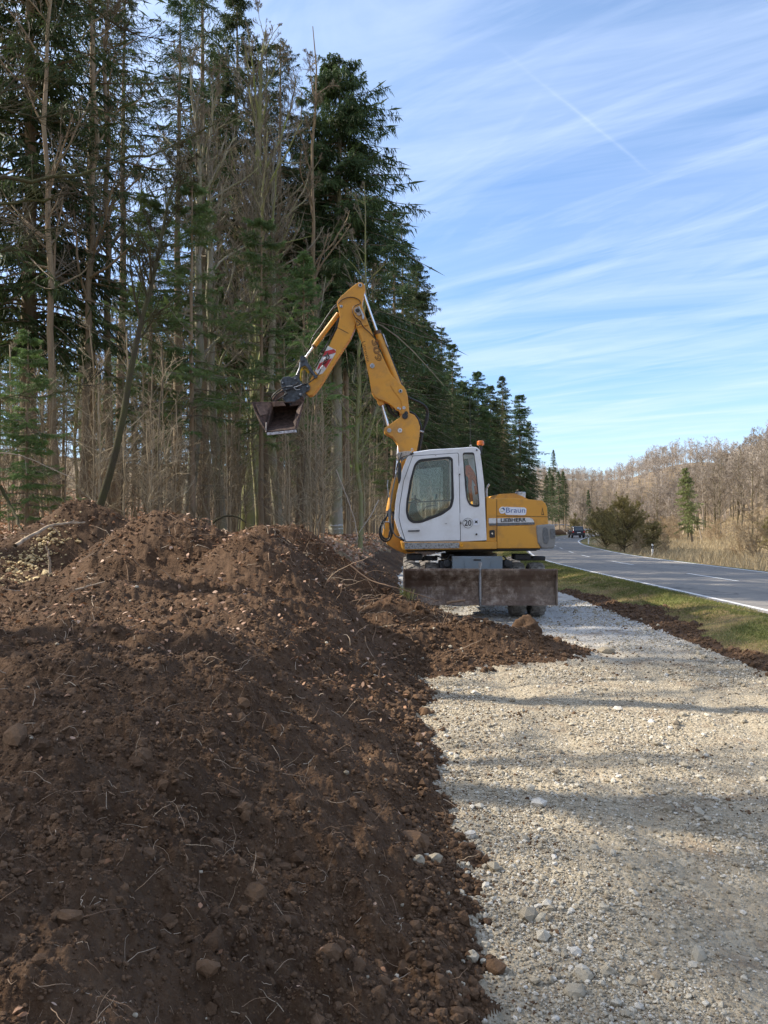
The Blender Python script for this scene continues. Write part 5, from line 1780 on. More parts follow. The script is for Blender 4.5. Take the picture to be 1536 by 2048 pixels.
# visor, rubber mirror, hand rail
ext('sun_visor', rounded([(793, 908), (797, 904.5), (813, 902), (824, 902.5), (820, 909), (808, 912), (797, 916)], 2), 13.3, 14.1, 'visor', CAB, .012, Yt=13.3)
ext('mirror', rounded([(797, 927), (802, 926), (803.5, 936), (802, 958), (799, 967), (796.5, 966), (795.5, 950)], 2), 13.02, 13.10, 'dark', CAB, .012, Yt=13.05)
hose('mirror_arm', [[W(805, 914, 13.2), W(799, 919, 13.1), W(797, 927, 13.06), W(797.5, 945, 13.06), W(796, 955, 13.06)], [W(803, 906, 13.3), W(796, 926, 13.2), W(792.5, 940, 13.2)]], .010, 'rubber', CAB)
hose('hand_rail', [W(825, 907, 13.2), W(817, 911, 13.16), W(804, 921, 13.12), W(798, 937, 13.1), (W(791.5, 952, 13.1)), W(784.5, 985, 13.08), W(780.7, 1017, 13.08), W(782, 1043, 13.1), W(785.5, 1061, 13.12), W(791, 1071, 13.15), W(801, 1077, 13.19), W(807.5, 1080.5, 13.2)], .011, 'plasticgrey', CAB)
cyl('rail_end', W(821, 909, 13.17), W(826.5, 906, 13.18), .020, 'dark', CAB)
cyl('rail_end', W(802, 1077.5, 13.18), W(808.5, 1081.5, 13.19), .018, 'dark', CAB)
# warning lamp and aerial
cyl('lamp_base', W(961, 903, 13.35), W(961, 890.5, 13.35), .03, 'dark', CAB)
cyl('lamp_bracket', W(955, 902, 13.3), W(964, 908, 13.35), .016, 'dark', CAB)
bm = bmesh.new(); cyl_bm(bm, W(961, 891, 13.35), W(961, 881.5, 13.35), .064, .058, 24)
fin('warning_lamp', bm, 'beacon', CAB, bevel=.015)
cyl('aerial', W(941, 896, 13.5), W(939.5, 793, 13.5), .0045, 'dark', CAB, .003, 6)
hose('lifting_eye', [W(939.5, 893, 13.4), W(940, 890.3, 13.4), W(942.5, 889.8, 13.4), W(943.5, 893, 13.4)], .006, 'galv', CAB)
hose('lifting_eye', [W(823, 903, 13.4), W(822.5, 898, 13.4), W(825, 897, 13.4), W(826, 902, 13.4)], .006, 'galv', CAB)
# inside the cab
bm = bmesh.new()
ps = [W(x, y, YF) for x, y in rounded([(880, 1072), (884, 1034), (918, 1026), (927, 960), (934, 948), (941, 952), (938, 1000), (934, 1036), (928, 1072)], 4)]
ext_bm(bm, [Vector((p.x, 13.5, p.z)) for p in ps], Vector((0, .46, 0)))
fin('seat', bm, 'seat', CAB, bevel=.03)
ext('armrest_console', rounded([(838, 1062), (846, 1040), (858, 1030), (870, 1030), (880, 1018), (912, 1014), (918, 1026), (912, 1058), (872, 1064)], 4), 13.36, 13.48, 'seat', CAB, .02, Yt=YF)
ext('dashboard', rounded([(812, 1076), (816, 1040), (824, 1000), (830, 998), (832, 1010), (842, 1030), (858, 1045), (872, 1062), (872, 1074)], 4), 13.55, 13.75, 'teal', CAB, .02, Yt=YF)
bm = bmesh.new(); cyl_bm(bm, W(832, 1060, 13.6), W(830, 1000, 13.6), .028, sides=10); fin('steering_column', bm, 'dark', CAB)
bm = bmesh.new()
c_ = W(831, 998, 13.6)
cyl_bm(bm, c_ + Vector((0, 0, -.012)), c_ + Vector((.01, 0, .012)), .10, sides=24); cyl_bm(bm, W(830, 996, 13.6), W(830, 990, 13.6), .018, sides=10); fin('steering_wheel', bm, 'dark', CAB, bevel=.006)
ext('window_bar', [(815, 1004), (907, 998.5), (907, 1001.2), (815, 1006.8)], 13.2125, 13.222, 'rubber', DR, 0, Yt=YF)
ext('window_bar', [(898.5, 917), (899.8, 917), (895, 998), (893.7, 998)], 13.2125, 13.222, 'rubber', DR, 0, Yt=YF)
hose('levers', [[W(846, 1022, 13.5), W(852, 1014, 13.5), W(866, 1011, 13.5), W(874, 1012, 13.5)], [W(872, 1010, 13.45), W(871, 1000, 13.45), W(872, 993, 13.45)], [W(816, 1034, 13.4), W(823, 1035, 13.4), W(826, 1043, 13.4)]], .009, 'dark', CAB)
cyl('lever_knob', W(872, 998, 13.45), W(872, 988, 13.45), .028, 'teal', CAB, bevel=.01)

# orange work jacket hanging in the cab
VJ = empty('work_jacket', W(942, 940, 13.75))
tag(VJ, 'orange high visibility jacket hanging behind the rear side window', 'jacket')
bm = bmesh.new()
for pl in (rounded([(931, 931), (939, 930), (948, 944), (957, 968), (952, 972), (944, 958), (943, 975), (946, 1003), (941, 1003), (936, 975), (931, 958)], 2), rounded([(948, 972), (958, 968), (959, 985), (951, 990)], 2)):
    ps = [W(x, y, 13.75) for x, y in pl]
    ext_bm(bm, [Vector((p.x, 13.72, p.z)) for p in ps], Vector((0, .07, 0)))
j_ = fin('fabric', bm, 'vest', VJ, bevel=.02, seg=3)

# ---- boom. Its plane is y = 14.45
YB = 14.45
Yb = lambda h: (YB - h, YB + h)
# swing bracket at the foot
ext('boom_foot', [(770, 1036), (790, 1030), (803, 1080), (833, 1098), (831, 1105), (812, 1108), (794, 1101), (775, 1090), (765, 1070)], YB - .22, YB + .22, 'yellow', EX, .015, Yt=YB - .22)
hx = ext('lower_boom', [(799, 903), (794.5, 887), (785, 874), (770, 866), (768, 860), (769, 855), (777, 850.5), (799, 835), (806, 828), (820, 826), (829, 830), (836, 840), (840, 853), (839, 872), (834, 900), (829, 935), (822, 1000), (816, 1086), (790, 1086), (800, 1000), (803, 940)], YB - .17, YB + .17, 'yellow', EX, .012, Yt=YB - .17)
up = [(812, 839.5), (806, 836), (800, 826.5), (797, 822), (792, 820), (786.5, 814), (776, 806), (764, 800.5), (754.5, 797.5), (747, 790), (743.5, 783), (741.5, 772), (738, 750), (734, 733), (723.5, 681), (714, 656), (708.5, 637), (706.5, 622), (710, 612), (719, 608), (726, 615), (731, 632), (740, 655), (756, 694), (768, 719), (777, 738), (782, 748), (790, 758), (799, 766), (807, 772), (812, 780), (815.5, 792), (817, 808), (819, 826), (818.5, 835)]
ub = ext('upper_boom', up, YB - .15, YB + .15, 'yellow', EX, .012, Yt=YB - .15)
# raised cheek plates and weld lines
YC = YB - .15
ext('cheek_plate', [(781, 771), (803, 772.5), (811, 781), (814, 794), (815.5, 809), (817.5, 826), (816, 833.5), (812, 837), (806.5, 834), (803.5, 826), (804, 812), (802.5, 802), (797, 793), (789, 784)], YC - .018, YC + .01, 'yellow', ub, .004)
ext('weld_seam', [(742, 773.7), (783.5, 756.7), (783.7, 757.7), (742, 774.7)], YC - .003, YC + .01, 'yellow', ub, 0)
stick = [(712, 566), (718, 563), (725, 564), (729.5, 569), (730.5, 578), (727, 590), (724, 608), (725.5, 622), (725, 628), (719, 632), (712, 640), (709, 655), (701, 674), (680, 706), (662, 734), (645, 763), (633, 780), (625, 789), (617, 791), (611, 786), (613, 775), (621, 757), (630, 740.5), (646, 712), (662, 681), (674, 656), (679.5, 634), (677, 618), (673.5, 605), (673.5, 602), (681, 592), (700, 575)]
st_ = ext('stick', stick, YB - .11, YB + .11, 'yellow', EX, .010, Yt=YB - .15)
# stick sits between the cheeks of the boom head
YS = YB - .11
bs = [(708, 637), (706, 622), (710, 612), (718, 608.5), (725, 614), (730, 630), (738, 650), (716, 655)]
ext('boom_head_cheek', bs, YB - .175, YB - .149, 'yellow', ub, .004, Yt=YB - .15)
ext('boom_head_cheek', bs, YB + .149, YB + .175, 'yellow', ub, .004, Yt=YB - .15)


def pin(px, py, r, y0, parent, m='galv', inner='steel', k=.5):
    p = W(px, py, y0 + .0)
    bm = bmesh.new(); cyl_bm(bm, p + Vector((0, -.022, 0)), p + Vector((0, .05, 0)), r, sides=20)
    o_ = fin('pin', bm, m, parent, bevel=.004)
    bm = bmesh.new(); cyl_bm(bm, p + Vector((0, -.032, 0)), p + Vector((0, 0, 0)), r * k, sides=14)
    fin('pin_bolt', bm, inner, o_)


pin(720.5, 571, .036, YS, st_, inner='dark'); pin(682.7, 613, .028, YS, st_)
pin(801, 782.3, .036, YC - .02, ub, inner='dark'); pin(744.5, 731.8, .045, YC, ub)
pin(778.5, 861, .040, YB - .17, hx); pin(799.8, 861, .042, YB - .17, hx, m='offwhite', inner='galv', k=.45)
bm = bmesh.new()
for (ax_, ay_, r_1) in ((810.0, 832, .055), (812.5, 826, .035)):
    p = W(ax_, ay_, YB - .2); cyl_bm(bm, p, p + Vector((0, .06, 0)), r_1, sides=20)
fin('knuckle_cap', bm, 'dark', ub, bevel=.006)
bm = bmesh.new()
for (ax_, ay_, r_1) in ((715, 620, .062), (718, 627, .04)):
    p = W(ax_, ay_, YB - .2); cyl_bm(bm, p, p + Vector((0, .06, 0)), r_1, sides=20)
fin('elbow_cap', bm, 'visor', ub, bevel=.006)
bm = bmesh.new(); p = W(715, 620.5, YB - .215); cyl_bm(bm, p, p + Vector((0, .06, 0)), .036, sides=16); fin('elbow_cap', bm, 'dark', ub, bevel=.004)
ext('latch', rounded([(716.5, 612), (719, 613), (729, 632), (727.5, 640), (724, 637), (724, 630)], 1), YB - .24, YB - .2, 'galv', ub, .003, Yt=YB - .22)
# stick cylinder
cyl('cylinder_rod', W(722.5, 573, YB), W(756, 669, YB), .024, 'chrome', EX)
cy = cyl('cylinder_barrel', W(754.5, 664, YB), W(801, 782, YB), .062, 'yellow', EX, bevel=.006)
cyl('cylinder_collar', W(754, 662, YB), W(756, 669, YB), .070, 'brownink', EX)
cyl('cylinder_band', W(758, 678, YB), W(759.5, 681.5, YB), .067, 'yellow', EX)
cyl('cylinder_band', W(764, 693, YB), W(765, 695, YB), .066, 'yellow', EX)
# the boom is drawn in front of the lower end of that cylinder by its cheek
hose('boom_hoses', [[W(764.5, 667, YB - .02), W(768, 678, YB), W(775, 697, YB), W(786, 727, YB), W(799, 758, YB), W(804, 772, YB + .04)], [W(762, 672, YB + .08), W(772, 700, YB + .08), W(795, 757, YB + .08)]], .018, 'rubber', EX)
hose('boom_pipes', [[W(766, 668, YB - .06), W(769, 676, YB - .06), W(773, 688, YB - .06), W(776, 694, YB - .05)]], .012, 'galv', EX)
hose('knuckle_hoses', [[W(816, 794, YB - .1), W(826, 799, YB - .1), W(842, 806, YB - .1), W(852, 814, YB - .08), W(856, 827, YB), W(854, 842, YB), W(847, 860, YB), W(843, 880, YB), W(838, 905, YB), W(834, 940, YB)],
                       [W(817, 824, YB), W(825, 826, YB), W(834, 835, YB), W(841, 850, YB), W(843, 866, YB), W(840, 890, YB), W(836, 930, YB)],
                       [W(817, 797, YB + .05), W(834, 803, YB + .05), W(849, 812, YB + .05), W(853.5, 826, YB + .06), W(849, 850, YB + .06), W(844, 866, YB + .06)]], .019, 'rubber', EX)
cyl('hose_clamp', W(840, 862, YB - .06), W(847, 864, YB - .06), .02, 'galv', EX)
hose('knuckle_hoses', [[W(775, 806, YB), W(780, 818, YB - .02), W(786, 828, YB), W(794, 834, YB)], [W(772, 806, YB + .08), W(779, 822, YB + .08), W(790, 832, YB + .08)], [W(788, 815, YB), W(794, 822, YB), W(797, 832, YB)]], .026, 'rubber', EX)
bm = bmesh.new(); p = W(793, 817, YB - .12); box_bm(bm, p.x - .05, p.x + .05, p.y, p.y + .2, p.z - .06, p.z + .04); fin('hose_block', bm, 'dark', EX, bevel=.01)
bm = bmesh.new()
for ax_, ay_, r_1 in ((796.5, 816, .022), (800, 817.5, .018), (808, 815.5, .030)):
    p = W(ax_, ay_, YC - .03); cyl_bm(bm, p, p + Vector((0, .05, 0)), r_1, sides=12)
fin('grease_fittings', bm, 'galv', ub)
# knuckle cylinder (bright rod under the boom)
cyl('cylinder_rod', W(763.5, 806, YB), W(777.5, 857, YB), .026, 'chrome', EX)
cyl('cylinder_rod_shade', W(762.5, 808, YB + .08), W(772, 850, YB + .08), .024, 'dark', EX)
ext('cylinder_mount', rounded([(754, 797), (766, 800), (769, 806), (764, 810), (758, 809), (754, 803)], 2), YB - .08, YB + .08, 'yellow', EX, .01, Yt=YB - .1)
# hoist cylinder in front of the cab
cyl('cylinder_barrel', W(793.0, 955, 14.1), W(779, 1026, 14.1), .075, 'yellow', EX, bevel=.008)
cyl('cylinder_collar', W(779.6, 1022, 14.1), W(779, 1027, 14.1), .082, 'brownink', EX)
cyl('cylinder_band', W(790.4, 970, 14.1), W(790.1, 971.5, 14.1), .079, 'yellow', EX)
cyl('cylinder_rod', W(799, 866, 14.45), W(791, 956, 14.1), .022, 'chrome', EX)
cyl('cylinder_tube', W(787, 957, 14.05), W(789, 920, 14.1), .016, 'brownink', EX)
hose('front_hoses', [[W(777, 1022, 13.9), W(770, 1040, 13.75), W(761, 1052, 13.7), W(759, 1066, 13.7), W(764, 1079, 13.7), W(774, 1082, 13.7), W(782, 1074, 13.7), W(783, 1058, 13.7), W(779, 1040, 13.8), W(781, 1026, 13.9)],
                     [W(776, 1030, 13.9), W(764, 1045, 13.6), W(761, 1060, 13.6), W(766, 1075, 13.6), W(776, 1077, 13.6), W(780, 1062, 13.6), W(780, 1044, 13.7)],
                     [W(786, 1026, 13.9), W(786, 1040, 13.7), W(786, 1058, 13.7), W(784, 1070, 13.7), W(778, 1080, 13.8)]], .017, 'rubber', EX)
hose('front_pipes', [[W(769, 1058, 13.65), W(768, 1048, 13.65), W(770, 1044, 13.65), W(778, 1044, 13.65)], [W(763, 1068, 13.6), W(764, 1050, 13.6), W(768, 1044, 13.7)], [W(776, 960, 13.95), W(775, 975, 13.95), W(778, 995, 13.95)]], .012, 'galv', EX)
cyl('hose_joint', W(780, 1018, 13.7), W(779.5, 1045, 13.7), .028, 'greypaint', EX)
# bucket cylinder and linkage
cyl('cylinder_barrel', W(677, 627, YB), W(627.5, 693, YB), .045, 'yellow', EX, bevel=.005)
cyl('cylinder_collar', W(629, 691, YB), W(626.5, 694.3, YB), .050, 'brownink', EX)
cyl('cylinder_rod', W(628, 692, YB), W(609, 718, YB), .022, 'chrome', EX)
hose('stick_hoses', [[W(676, 607, YB - .05), W(668, 614, YB - .05), W(655, 632, YB - .05), W(642, 652, YB - .05), W(630, 668, YB - .05), W(623, 682, YB - .06), W(620, 693, YB - .05)],
                     [W(675, 612, YB + .05), W(660, 626, YB + .05), W(640, 655, YB + .05), W(626, 673, YB + .05)]], .014, 'rubber', EX)
hose('stick_hoses', [[W(676, 636, YB - .08), W(672, 655, YB - .08), W(662, 675, YB - .1), W(648, 700, YB - .12), W(637, 722, YB - .12), W(628, 736, YB - .1)],
                     [W(678, 640, YB - .02), W(670, 664, YB - .02), W(652, 690, YB - .05), W(636, 716, YB - .05)],
                     [W(656, 706, YS - .02), W(652, 713, YS - .04), W(654, 722, YS - .04), W(645, 730, YS - .04), W(641, 740, YS - .04), W(634, 752, YS - .04), W(618, 765, YS - .06), W(605, 770, YS - .06)],
                     [W(648, 712, YS - .03), W(656, 710, YS - .05), W(658, 717, YS - .05), W(648, 722, YS - .04), W(643, 736, YS - .04)]], .010, 'rubber', EX)
hose('stick_clips', [[W(652, 715, YS - .06), W(647, 719, YS - .06)], [W(646, 731, YS - .06), W(641, 737, YS - .06)]], .014, 'chrome', EX)
ext('weld_seam', [(674.5, 654.2), (697, 666.2), (696.6, 667.2), (674, 655.4)], YS - .003, YS + .01, 'brownink', st_, 0)
hose('stick_top_hose', [W(676.5, 607, YS - .02), W(683, 600, YS - .025), W(695, 595, YS - .025), (W(707, 595, YS - .025)), W(718, 600, YS - .03), W(721, 607, YS - .04), W(714, 609.5, YS - .09), W(706.5, 615, YS - .09), W(705.5, 625, YS - .09), W(711, 635, YS - .09), W(720, 642, YS - .08), W(727, 654, YS - .07), W(742, 668, YS - .07), W(750, 679, YS - .02), W(754, 688, YS)], .0095, 'brownink', EX)
# red and white warning band on the stick
ext('warning_band', [(656, 691.5), (672, 700), (671, 707), (652, 738), (645, 747), (637, 750), (630, 742), (640, 722)], YS - .004, YS + .01, 'offwhite', st_, 0)
ext('red_stripe', [(650, 702.5), (667, 698), (671.5, 701.5), (671, 705.5), (645, 713)], YS - .008, YS, 'red', st_, 0)
ext('red_stripe', [(639, 726.5), (664, 716.5), (659, 725), (652, 736.5), (648, 731), (633.5, 740)], YS - .008, YS, 'red', st_, 0)
# model lettering on the boom
text_on('model_number', '309', (742.5, 681), (8.5, 43), (13.3, -3.2), YC - .004, 'brownink', ub, outline=.022)
text_on('model_name', 'Litronic', (724.5, 684), (9.5, 41), (5.8, -2.0), YC - .004, 'brownink', ub)
ring_plate('warning_triangle', [(712, 641), (722, 649), (714.5, 653)], [(713.6, 643.6), (719.4, 648.6), (715, 650.6)], YB - .179, YB - .174, 'brownink', ub, Yt=YB - .15)
# links between stick and coupler
ext('tipping_link', [(600, 714), (604, 711), (611, 713.5), (613, 720), (617, 727), (630, 747), (634, 755), (630, 757.5), (626, 750), (612, 733), (608, 731), (604, 735), (601, 724)], YB - .15, YB - .11, 'coupler', EX, .006, Yt=YB - .15)
ext('tipping_link', [(600, 714), (604, 711), (611, 713.5), (613, 720), (617, 727), (630, 747), (634, 755), (630, 757.5), (626, 750), (612, 733), (608, 731), (604, 735), (601, 724)], YB + .11, YB + .15, 'coupler', EX, .006, Yt=YB - .15)
bm = bmesh.new(); p = W(604.5, 718, YB - .17); cyl_bm(bm, p, p + Vector((0, .34, 0)), .035, sides=16); p = W(631, 752.5, YB - .17); cyl_bm(bm, p, p + Vector((0, .34, 0)), .034, sides=16)
fin('link_pins', bm, 'coupler', EX)
ext('connecting_rod', [(600.5, 722), (603.5, 723), (602, 738), (596, 753), (592, 757), (590, 752), (597, 738)], YB - .10, YB + .10, 'coupler', EX, .01, Yt=YB - .1)
hose('lit_edge', [W(600.5, 724, YB - .11), W(599, 736, YB - .11), W(593, 750, YB - .11)], .014, 'galv', EX)
hose('yellow_hoses', [[W(602, 762, YB - .08), W(601, 750, YB - .1), W(603, 738, YB - .1), W(608, 733, YB - .1), W(614, 736, YB - .1), W(618, 745, YB - .08)], [W(600, 755, YB - .05), W(603, 741, YB - .05), W(611, 739, YB - .05), (W(617, 747, YB - .05))]], .014, 'hoseyellow', EX)
# quick coupler
cp = ext('quick_coupler', [(560, 762), (566, 754), (578, 752), (583, 755), (589, 751.5), (594, 753), (599, 759), (603, 766), (609, 768), (617, 768), (620.5, 773), (619, 780), (611, 785), (607, 790), (605, 797), (596, 806), (588, 808), (583, 800), (578, 791), (570, 786), (563, 776)], YB - .16, YB + .16, 'coupler', EX, .014, Yt=YB - .16)
ext('coupler_arm', [(573, 778), (592, 776), (602, 786), (600, 798), (591, 806), (581, 811), (572, 806), (565, 797)], YB - .20, YB - .155, 'coupler', cp, .01, Yt=YB - .18)
for ax_, ay_, r_1 in ((590.5, 757.3, .030), (615, 773.3, .030), (601, 788.5, .045), (566, 766, .030)):
    pin(ax_, ay_, r_1, YB - .165 - (.04 if ay_ > 780 else 0), cp, m='coupler', inner='steel', k=.45)
hose('coupler_hoses', [[W(597, 765, YB - .2), W(588, 771, YB - .22), W(578, 773, YB - .22), W(566, 776, YB - .22), W(553, 784, YB - .22), W(544, 794, YB - .2), W(543, 803, YB - .15)],
                       [W(600, 768, YB - .2), W(590, 775, YB - .22), W(577, 779, YB - .23), W(562, 784, YB - .23), W(551, 792, YB - .22), W(547, 802, YB - .18)],
                       [W(575, 786, YB - .22), W(562, 795, YB - .22), W(552, 802, YB - .2), W(546, 803, YB - .2)], [W(604, 770, YB - .2), W(597, 775, YB - .22), W(592, 772, YB - .22), W(596, 768, YB - .2)]], .012, 'rubber', cp)
hose('coupler_pipes', [[W(603, 769, YB - .21), W(594, 773, YB - .24), W(588, 775, YB - .24), W(592, 779, YB - .24), W(600, 779, YB - .24)], [W(585, 772, YB - .24), W(573, 773, YB - .24)]], .008, 'galv', cp)
ext('hose_guard', rounded([(543, 797), (556, 784), (569, 775), (575, 779), (572, 786), (560, 795), (548, 803)], 2), YB - .12, YB + .02, 'bucketout', cp, .01, Yt=YB - .14)

# ---- grading bucket, mouth open towards the viewer
BK = empty('bucket', W(556, 835, YB) - Vector((1.58, 14.45, 0))); BK.parent = EX
F_ = lambda x, y, Y: W(x, y, Y)
tl, tr__, br_, bl = F_(503.5, 806, 14.0), F_(605, 811, 14.2), F_(592, 859, 13.75), F_(532, 864, 13.7)
ktl, ktr = F_(546, 810, 14.9), F_(602, 806, 14.9)
# side plates, floor (curved) and back
nseg = 7
bm = bmesh.new()


def curve_side(a, b, depth, n=nseg):
    out = []
    for i in range(n + 1):
        t = i / n
        p = a.lerp(b, t)
        out.append(p + Vector((0, depth * math.sin(math.pi * min(1, t * 1.0)) ** .8, .10 * math.sin(math.pi * t))))
    return out


Ls, Rs = curve_side(bl, F_(546, 806, 14.15), .55), curve_side(br_, F_(601, 803, 14.25), .50)
vl = [bm.verts.new(p) for p in Ls]; vr = [bm.verts.new(p) for p in Rs]
for i in range(nseg):
    bm.faces.new((vl[i], vl[i + 1], vr[i + 1], vr[i]))
bmesh.ops.recalc_face_normals(bm, faces=bm.faces)
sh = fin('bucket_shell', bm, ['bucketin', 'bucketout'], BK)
so = sh.modifiers.new('plate', 'SOLIDIFY'); so.thickness = .02; so.offset = 0
bm = bmesh.new()
vl = [bm.verts.new(p) for p in Ls]
bm.faces.new(vl)
r_ = bmesh.ops.extrude_face_region(bm, geom=list(bm.faces)); bmesh.ops.translate(bm, verts=[e for e in r_['geom'] if isinstance(e, bmesh.types.BMVert)], vec=(-.022, 0, 0))
# the flared wing on the near left side
wing = [F_(503.5, 805.5, 14.0), F_(548, 806, 14.2), F_(543, 826, 14.1), F_(535, 846, 13.95), F_(532, 864, 13.7), F_(518, 844, 13.85), F_(508, 820, 13.95)]
vw = [bm.verts.new(p) for p in wing]; bm.faces.new(vw)
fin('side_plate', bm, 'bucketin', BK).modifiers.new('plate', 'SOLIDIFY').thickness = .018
bm = bmesh.new()
vw = [bm.verts.new(p) for p in (F_(503.5, 805, 13.99), F_(511, 809, 13.97), F_(548, 804, 14.17), F_(543, 826, 14.08), F_(520, 832, 13.9))]
bm.faces.new((vw[0], vw[2], vw[3], vw[4], vw[1])) if False else bm.faces.new((vw[1], vw[2], vw[3], vw[4]))
fin('mud_patch', bm, 'bucketout', BK).modifiers.new('plate', 'SOLIDIFY').thickness = .006
bm = bmesh.new()
vr = [bm.verts.new(p) for p in Rs]; bm.faces.new(vr)
wing = [F_(604, 799, 14.25), F_(607, 806, 14.15), F_(604, 822, 14.05), F_(594, 845, 13.9), F_(592, 859, 13.75), F_(588, 846, 13.95), F_(595, 820, 14.15)]
vw = [bm.verts.new(p) for p in wing]; bm.faces.new(vw)
fin('side_plate', bm, 'bucketin', BK).modifiers.new('plate', 'SOLIDIFY').thickness = .018
ext('top_edge', [(503, 804), (545, 804), (566, 803), (571, 812), (546, 813.5), (543, 806.5), (513, 809)], 14.12, 14.2, 'bucketout', BK, .006, Yt=14.15)
ext('back_ear', [(546, 804), (566, 803.5), (572, 812), (548, 814)], 14.05, 14.14, 'bucketout', BK, .006, Yt=14.1)
ext('back_ear', [(586, 806), (606, 793), (609, 800), (603, 810), (578, 814)], 14.16, 14.3, 'bucketin', BK, .008, Yt=14.2)
ext('cutting_edge', [(533.5, 865.5), (592, 859.5), (593, 864.5), (534, 870.5)], 13.69, 13.75, 'edge', BK, .003, Yt=13.7)
hose('weld_edge', [F_(532.5, 845, 13.80), F_(532, 855, 13.75), F_(532, 864, 13.69)], .008, 'visor', BK)

# ------------------------------------------------------------------ the distant car
CR = empty('car', (28.4, 112, float(Zr(112)) + .03), math.radians(-4))
tag(CR, 'dark estate car driving away on the road past the engine hood', 'car')


def lbox(name, x0, x1, y0, y1, z0, z1, m, parent, bevel=.05, off=(28.4, 112, 0)):
    bm = bmesh.new(); box_bm(bm, x0, x1, y0, y1, z0, z1)
    me = bpy.data.meshes.new(name); bm.to_mesh(me); bm.free(); me.materials.append(MATS[m])
    o_ = put(name, me, parent)
    if bevel:
        b = o_.modifiers.new('bevel', 'BEVEL'); b.width = bevel; b.segments = 3
    return o_


def lprof(name, prof, x0, x1, m, parent, bevel=.06, taper=1.0):
    bm = bmesh.new()
    ext_bm(bm, [Vector((x0, y, z)) for y, z in prof], Vector((x1 - x0, 0, 0)))
    if taper != 1:
        zt = max(z for _, z in prof)
        for v in bm.verts:
            if v.co.z > zt - .1: v.co.x *= taper
    bmesh.ops.recalc_face_normals(bm, faces=bm.faces)
    me = bpy.data.meshes.new(name); bm.to_mesh(me); bm.free(); me.materials.append(MATS[m])
    o_ = put(name, me, parent); b = o_.modifiers.new('bevel', 'BEVEL'); b.width = bevel; b.segments = 3
    return o_


bd = lprof('body', [(0, .35), (0, .95), (.12, 1.02), (3.3, 1.02), (4.5, .85), (4.6, .35)], -.92, .92, 'carpaint', CR)
cb = lprof('cabin', [(.05, 1.0), (.35, 1.58), (.6, 1.64), (2.3, 1.64), (3.35, 1.0)], -.80, .80, 'carpaint', CR, .05, .86)
lprof('rear_window', [(.04, 1.06), (.30, 1.52), (.33, 1.52), (.07, 1.06)], -.62, .62, 'carglass', CR, .01, .9)
lbox('roof_panel', -.60, .60, .5, 2.3, 1.62, 1.66, 'galv', CR, .02)
for s in (-1, 1):
    lbox('tail_light', s * .80 - .1, s * .80 + .1, -.03, .1, .78, 1.0, 'taillight', CR, .02)
    lbox('wing_mirror', s * 1.0 - .1, s * 1.0 + .08, 3.0, 3.1, 1.0, 1.15, 'carpaint', CR, .02)
lbox('number_plate', -.26, .26, -.03, .02, .72, .84, 'plate', CR, .005)
lbox('bumper', -.88, .88, -.07, .1, .36, .6, 'carpaint', CR, .04)
for s in (-1, 1):
    for yy_ in (.8, 3.6):
        bm = bmesh.new(); cyl_bm(bm, (s * .93, yy_, .34), (s * .70, yy_, .34), .34, sides=24)
        me = bpy.data.meshes.new('w'); bm.to_mesh(me); bm.free(); me.materials.append(MATS['rubber']); wh = put('wheel', me, CR)
        bm = bmesh.new(); cyl_bm(bm, (s * .945, yy_, .34), (s * .8, yy_, .34), .2, sides=16)
        me = bpy.data.meshes.new('w'); bm.to_mesh(me); bm.free(); me.materials.append(MATS['galv']); put('rim', me, wh)


# ------------------------------------------------------------------ road marker posts
def marker(px, py_base, d, label, s=1.0):
    p = W(px, py_base, d)
    r_ = empty('marker_post', (p.x, d, gz(p.x, d) - .02))
    h = 1.02
    bm = bmesh.new()
    for (z0, z1, nm_) in ((0, .68, 0), (.86, h, 1)):
        box_bm(bm, -.06, .06, -.05, .05, z0, z1)
    for v in bm.verts:
        if v.co.z > h - .01: v.co.z -= (v.co.x + .06) * .5
    me = bpy.data.meshes.new('post'); bm.to_mesh(me); bm.free(); me.materials.append(MATS['postwhite']); o_ = put('post', me, r_)
    b = o_.modifiers.new('b', 'BEVEL'); b.width = .012
    bm = bmesh.new(); box_bm(bm, -.062, .062, -.052, .052, .66, .88); me = bpy.data.meshes.new('band'); bm.to_mesh(me); bm.free(); me.materials.append(MATS['postblack']); bo = put('black_band', me, r_)
    bm = bmesh.new(); box_bm(bm, -.02, .02, -.058, -.05, .70, .84); me = bpy.data.meshes.new('refl'); bm.to_mesh(me); bm.free(); me.materials.append(MATS['galv']); put('reflector', me, bo)
    tag(r_, label, 'marker post')
    return r_


marker(1305, 1114, 53, 'white roadside marker post with black band, nearest of its kind')
marker(1177, 1092, 79, 'second marker post, standing on the inner verge of the bend')
marker(1203, 1071, 136, 'tiny marker post on the verge beyond the dark car')
marker(1122, 1066, 150, 'tiny marker post on the outer verge left of the dark car')

# guard rail on the outer side of the bend
gr = empty('guard_rail', (44, 186, float(Zr(186))))
tag(gr, 'low grey guard rail along the outer side of the far bend', 'guard rail')
yy2 = np.linspace(150, 230, 22)
gx = Rr(yy2) - RW - 10.5 * (1 - sstep(185, 215, yy2)) - 1
gzz = land(gx, yy2)[0] + .62
pp = np.stack([gx - 44, yy2 - 186, gzz - float(Zr(186))], -1)
v, q = tubes(pp[None], np.full((1, 22), .14), 5); put('rail', raw_mesh('rail', [(v, q, 'galv')]), gr)
for i in range(0, 22, 2):
    p2 = np.stack([pp[i], pp[i] - [0, 0, .7]]); v, q = tubes(p2[None], np.full((1, 2), .06), 5); put('rail_post', raw_mesh('rp', [(v, q, 'galv')]), gr)


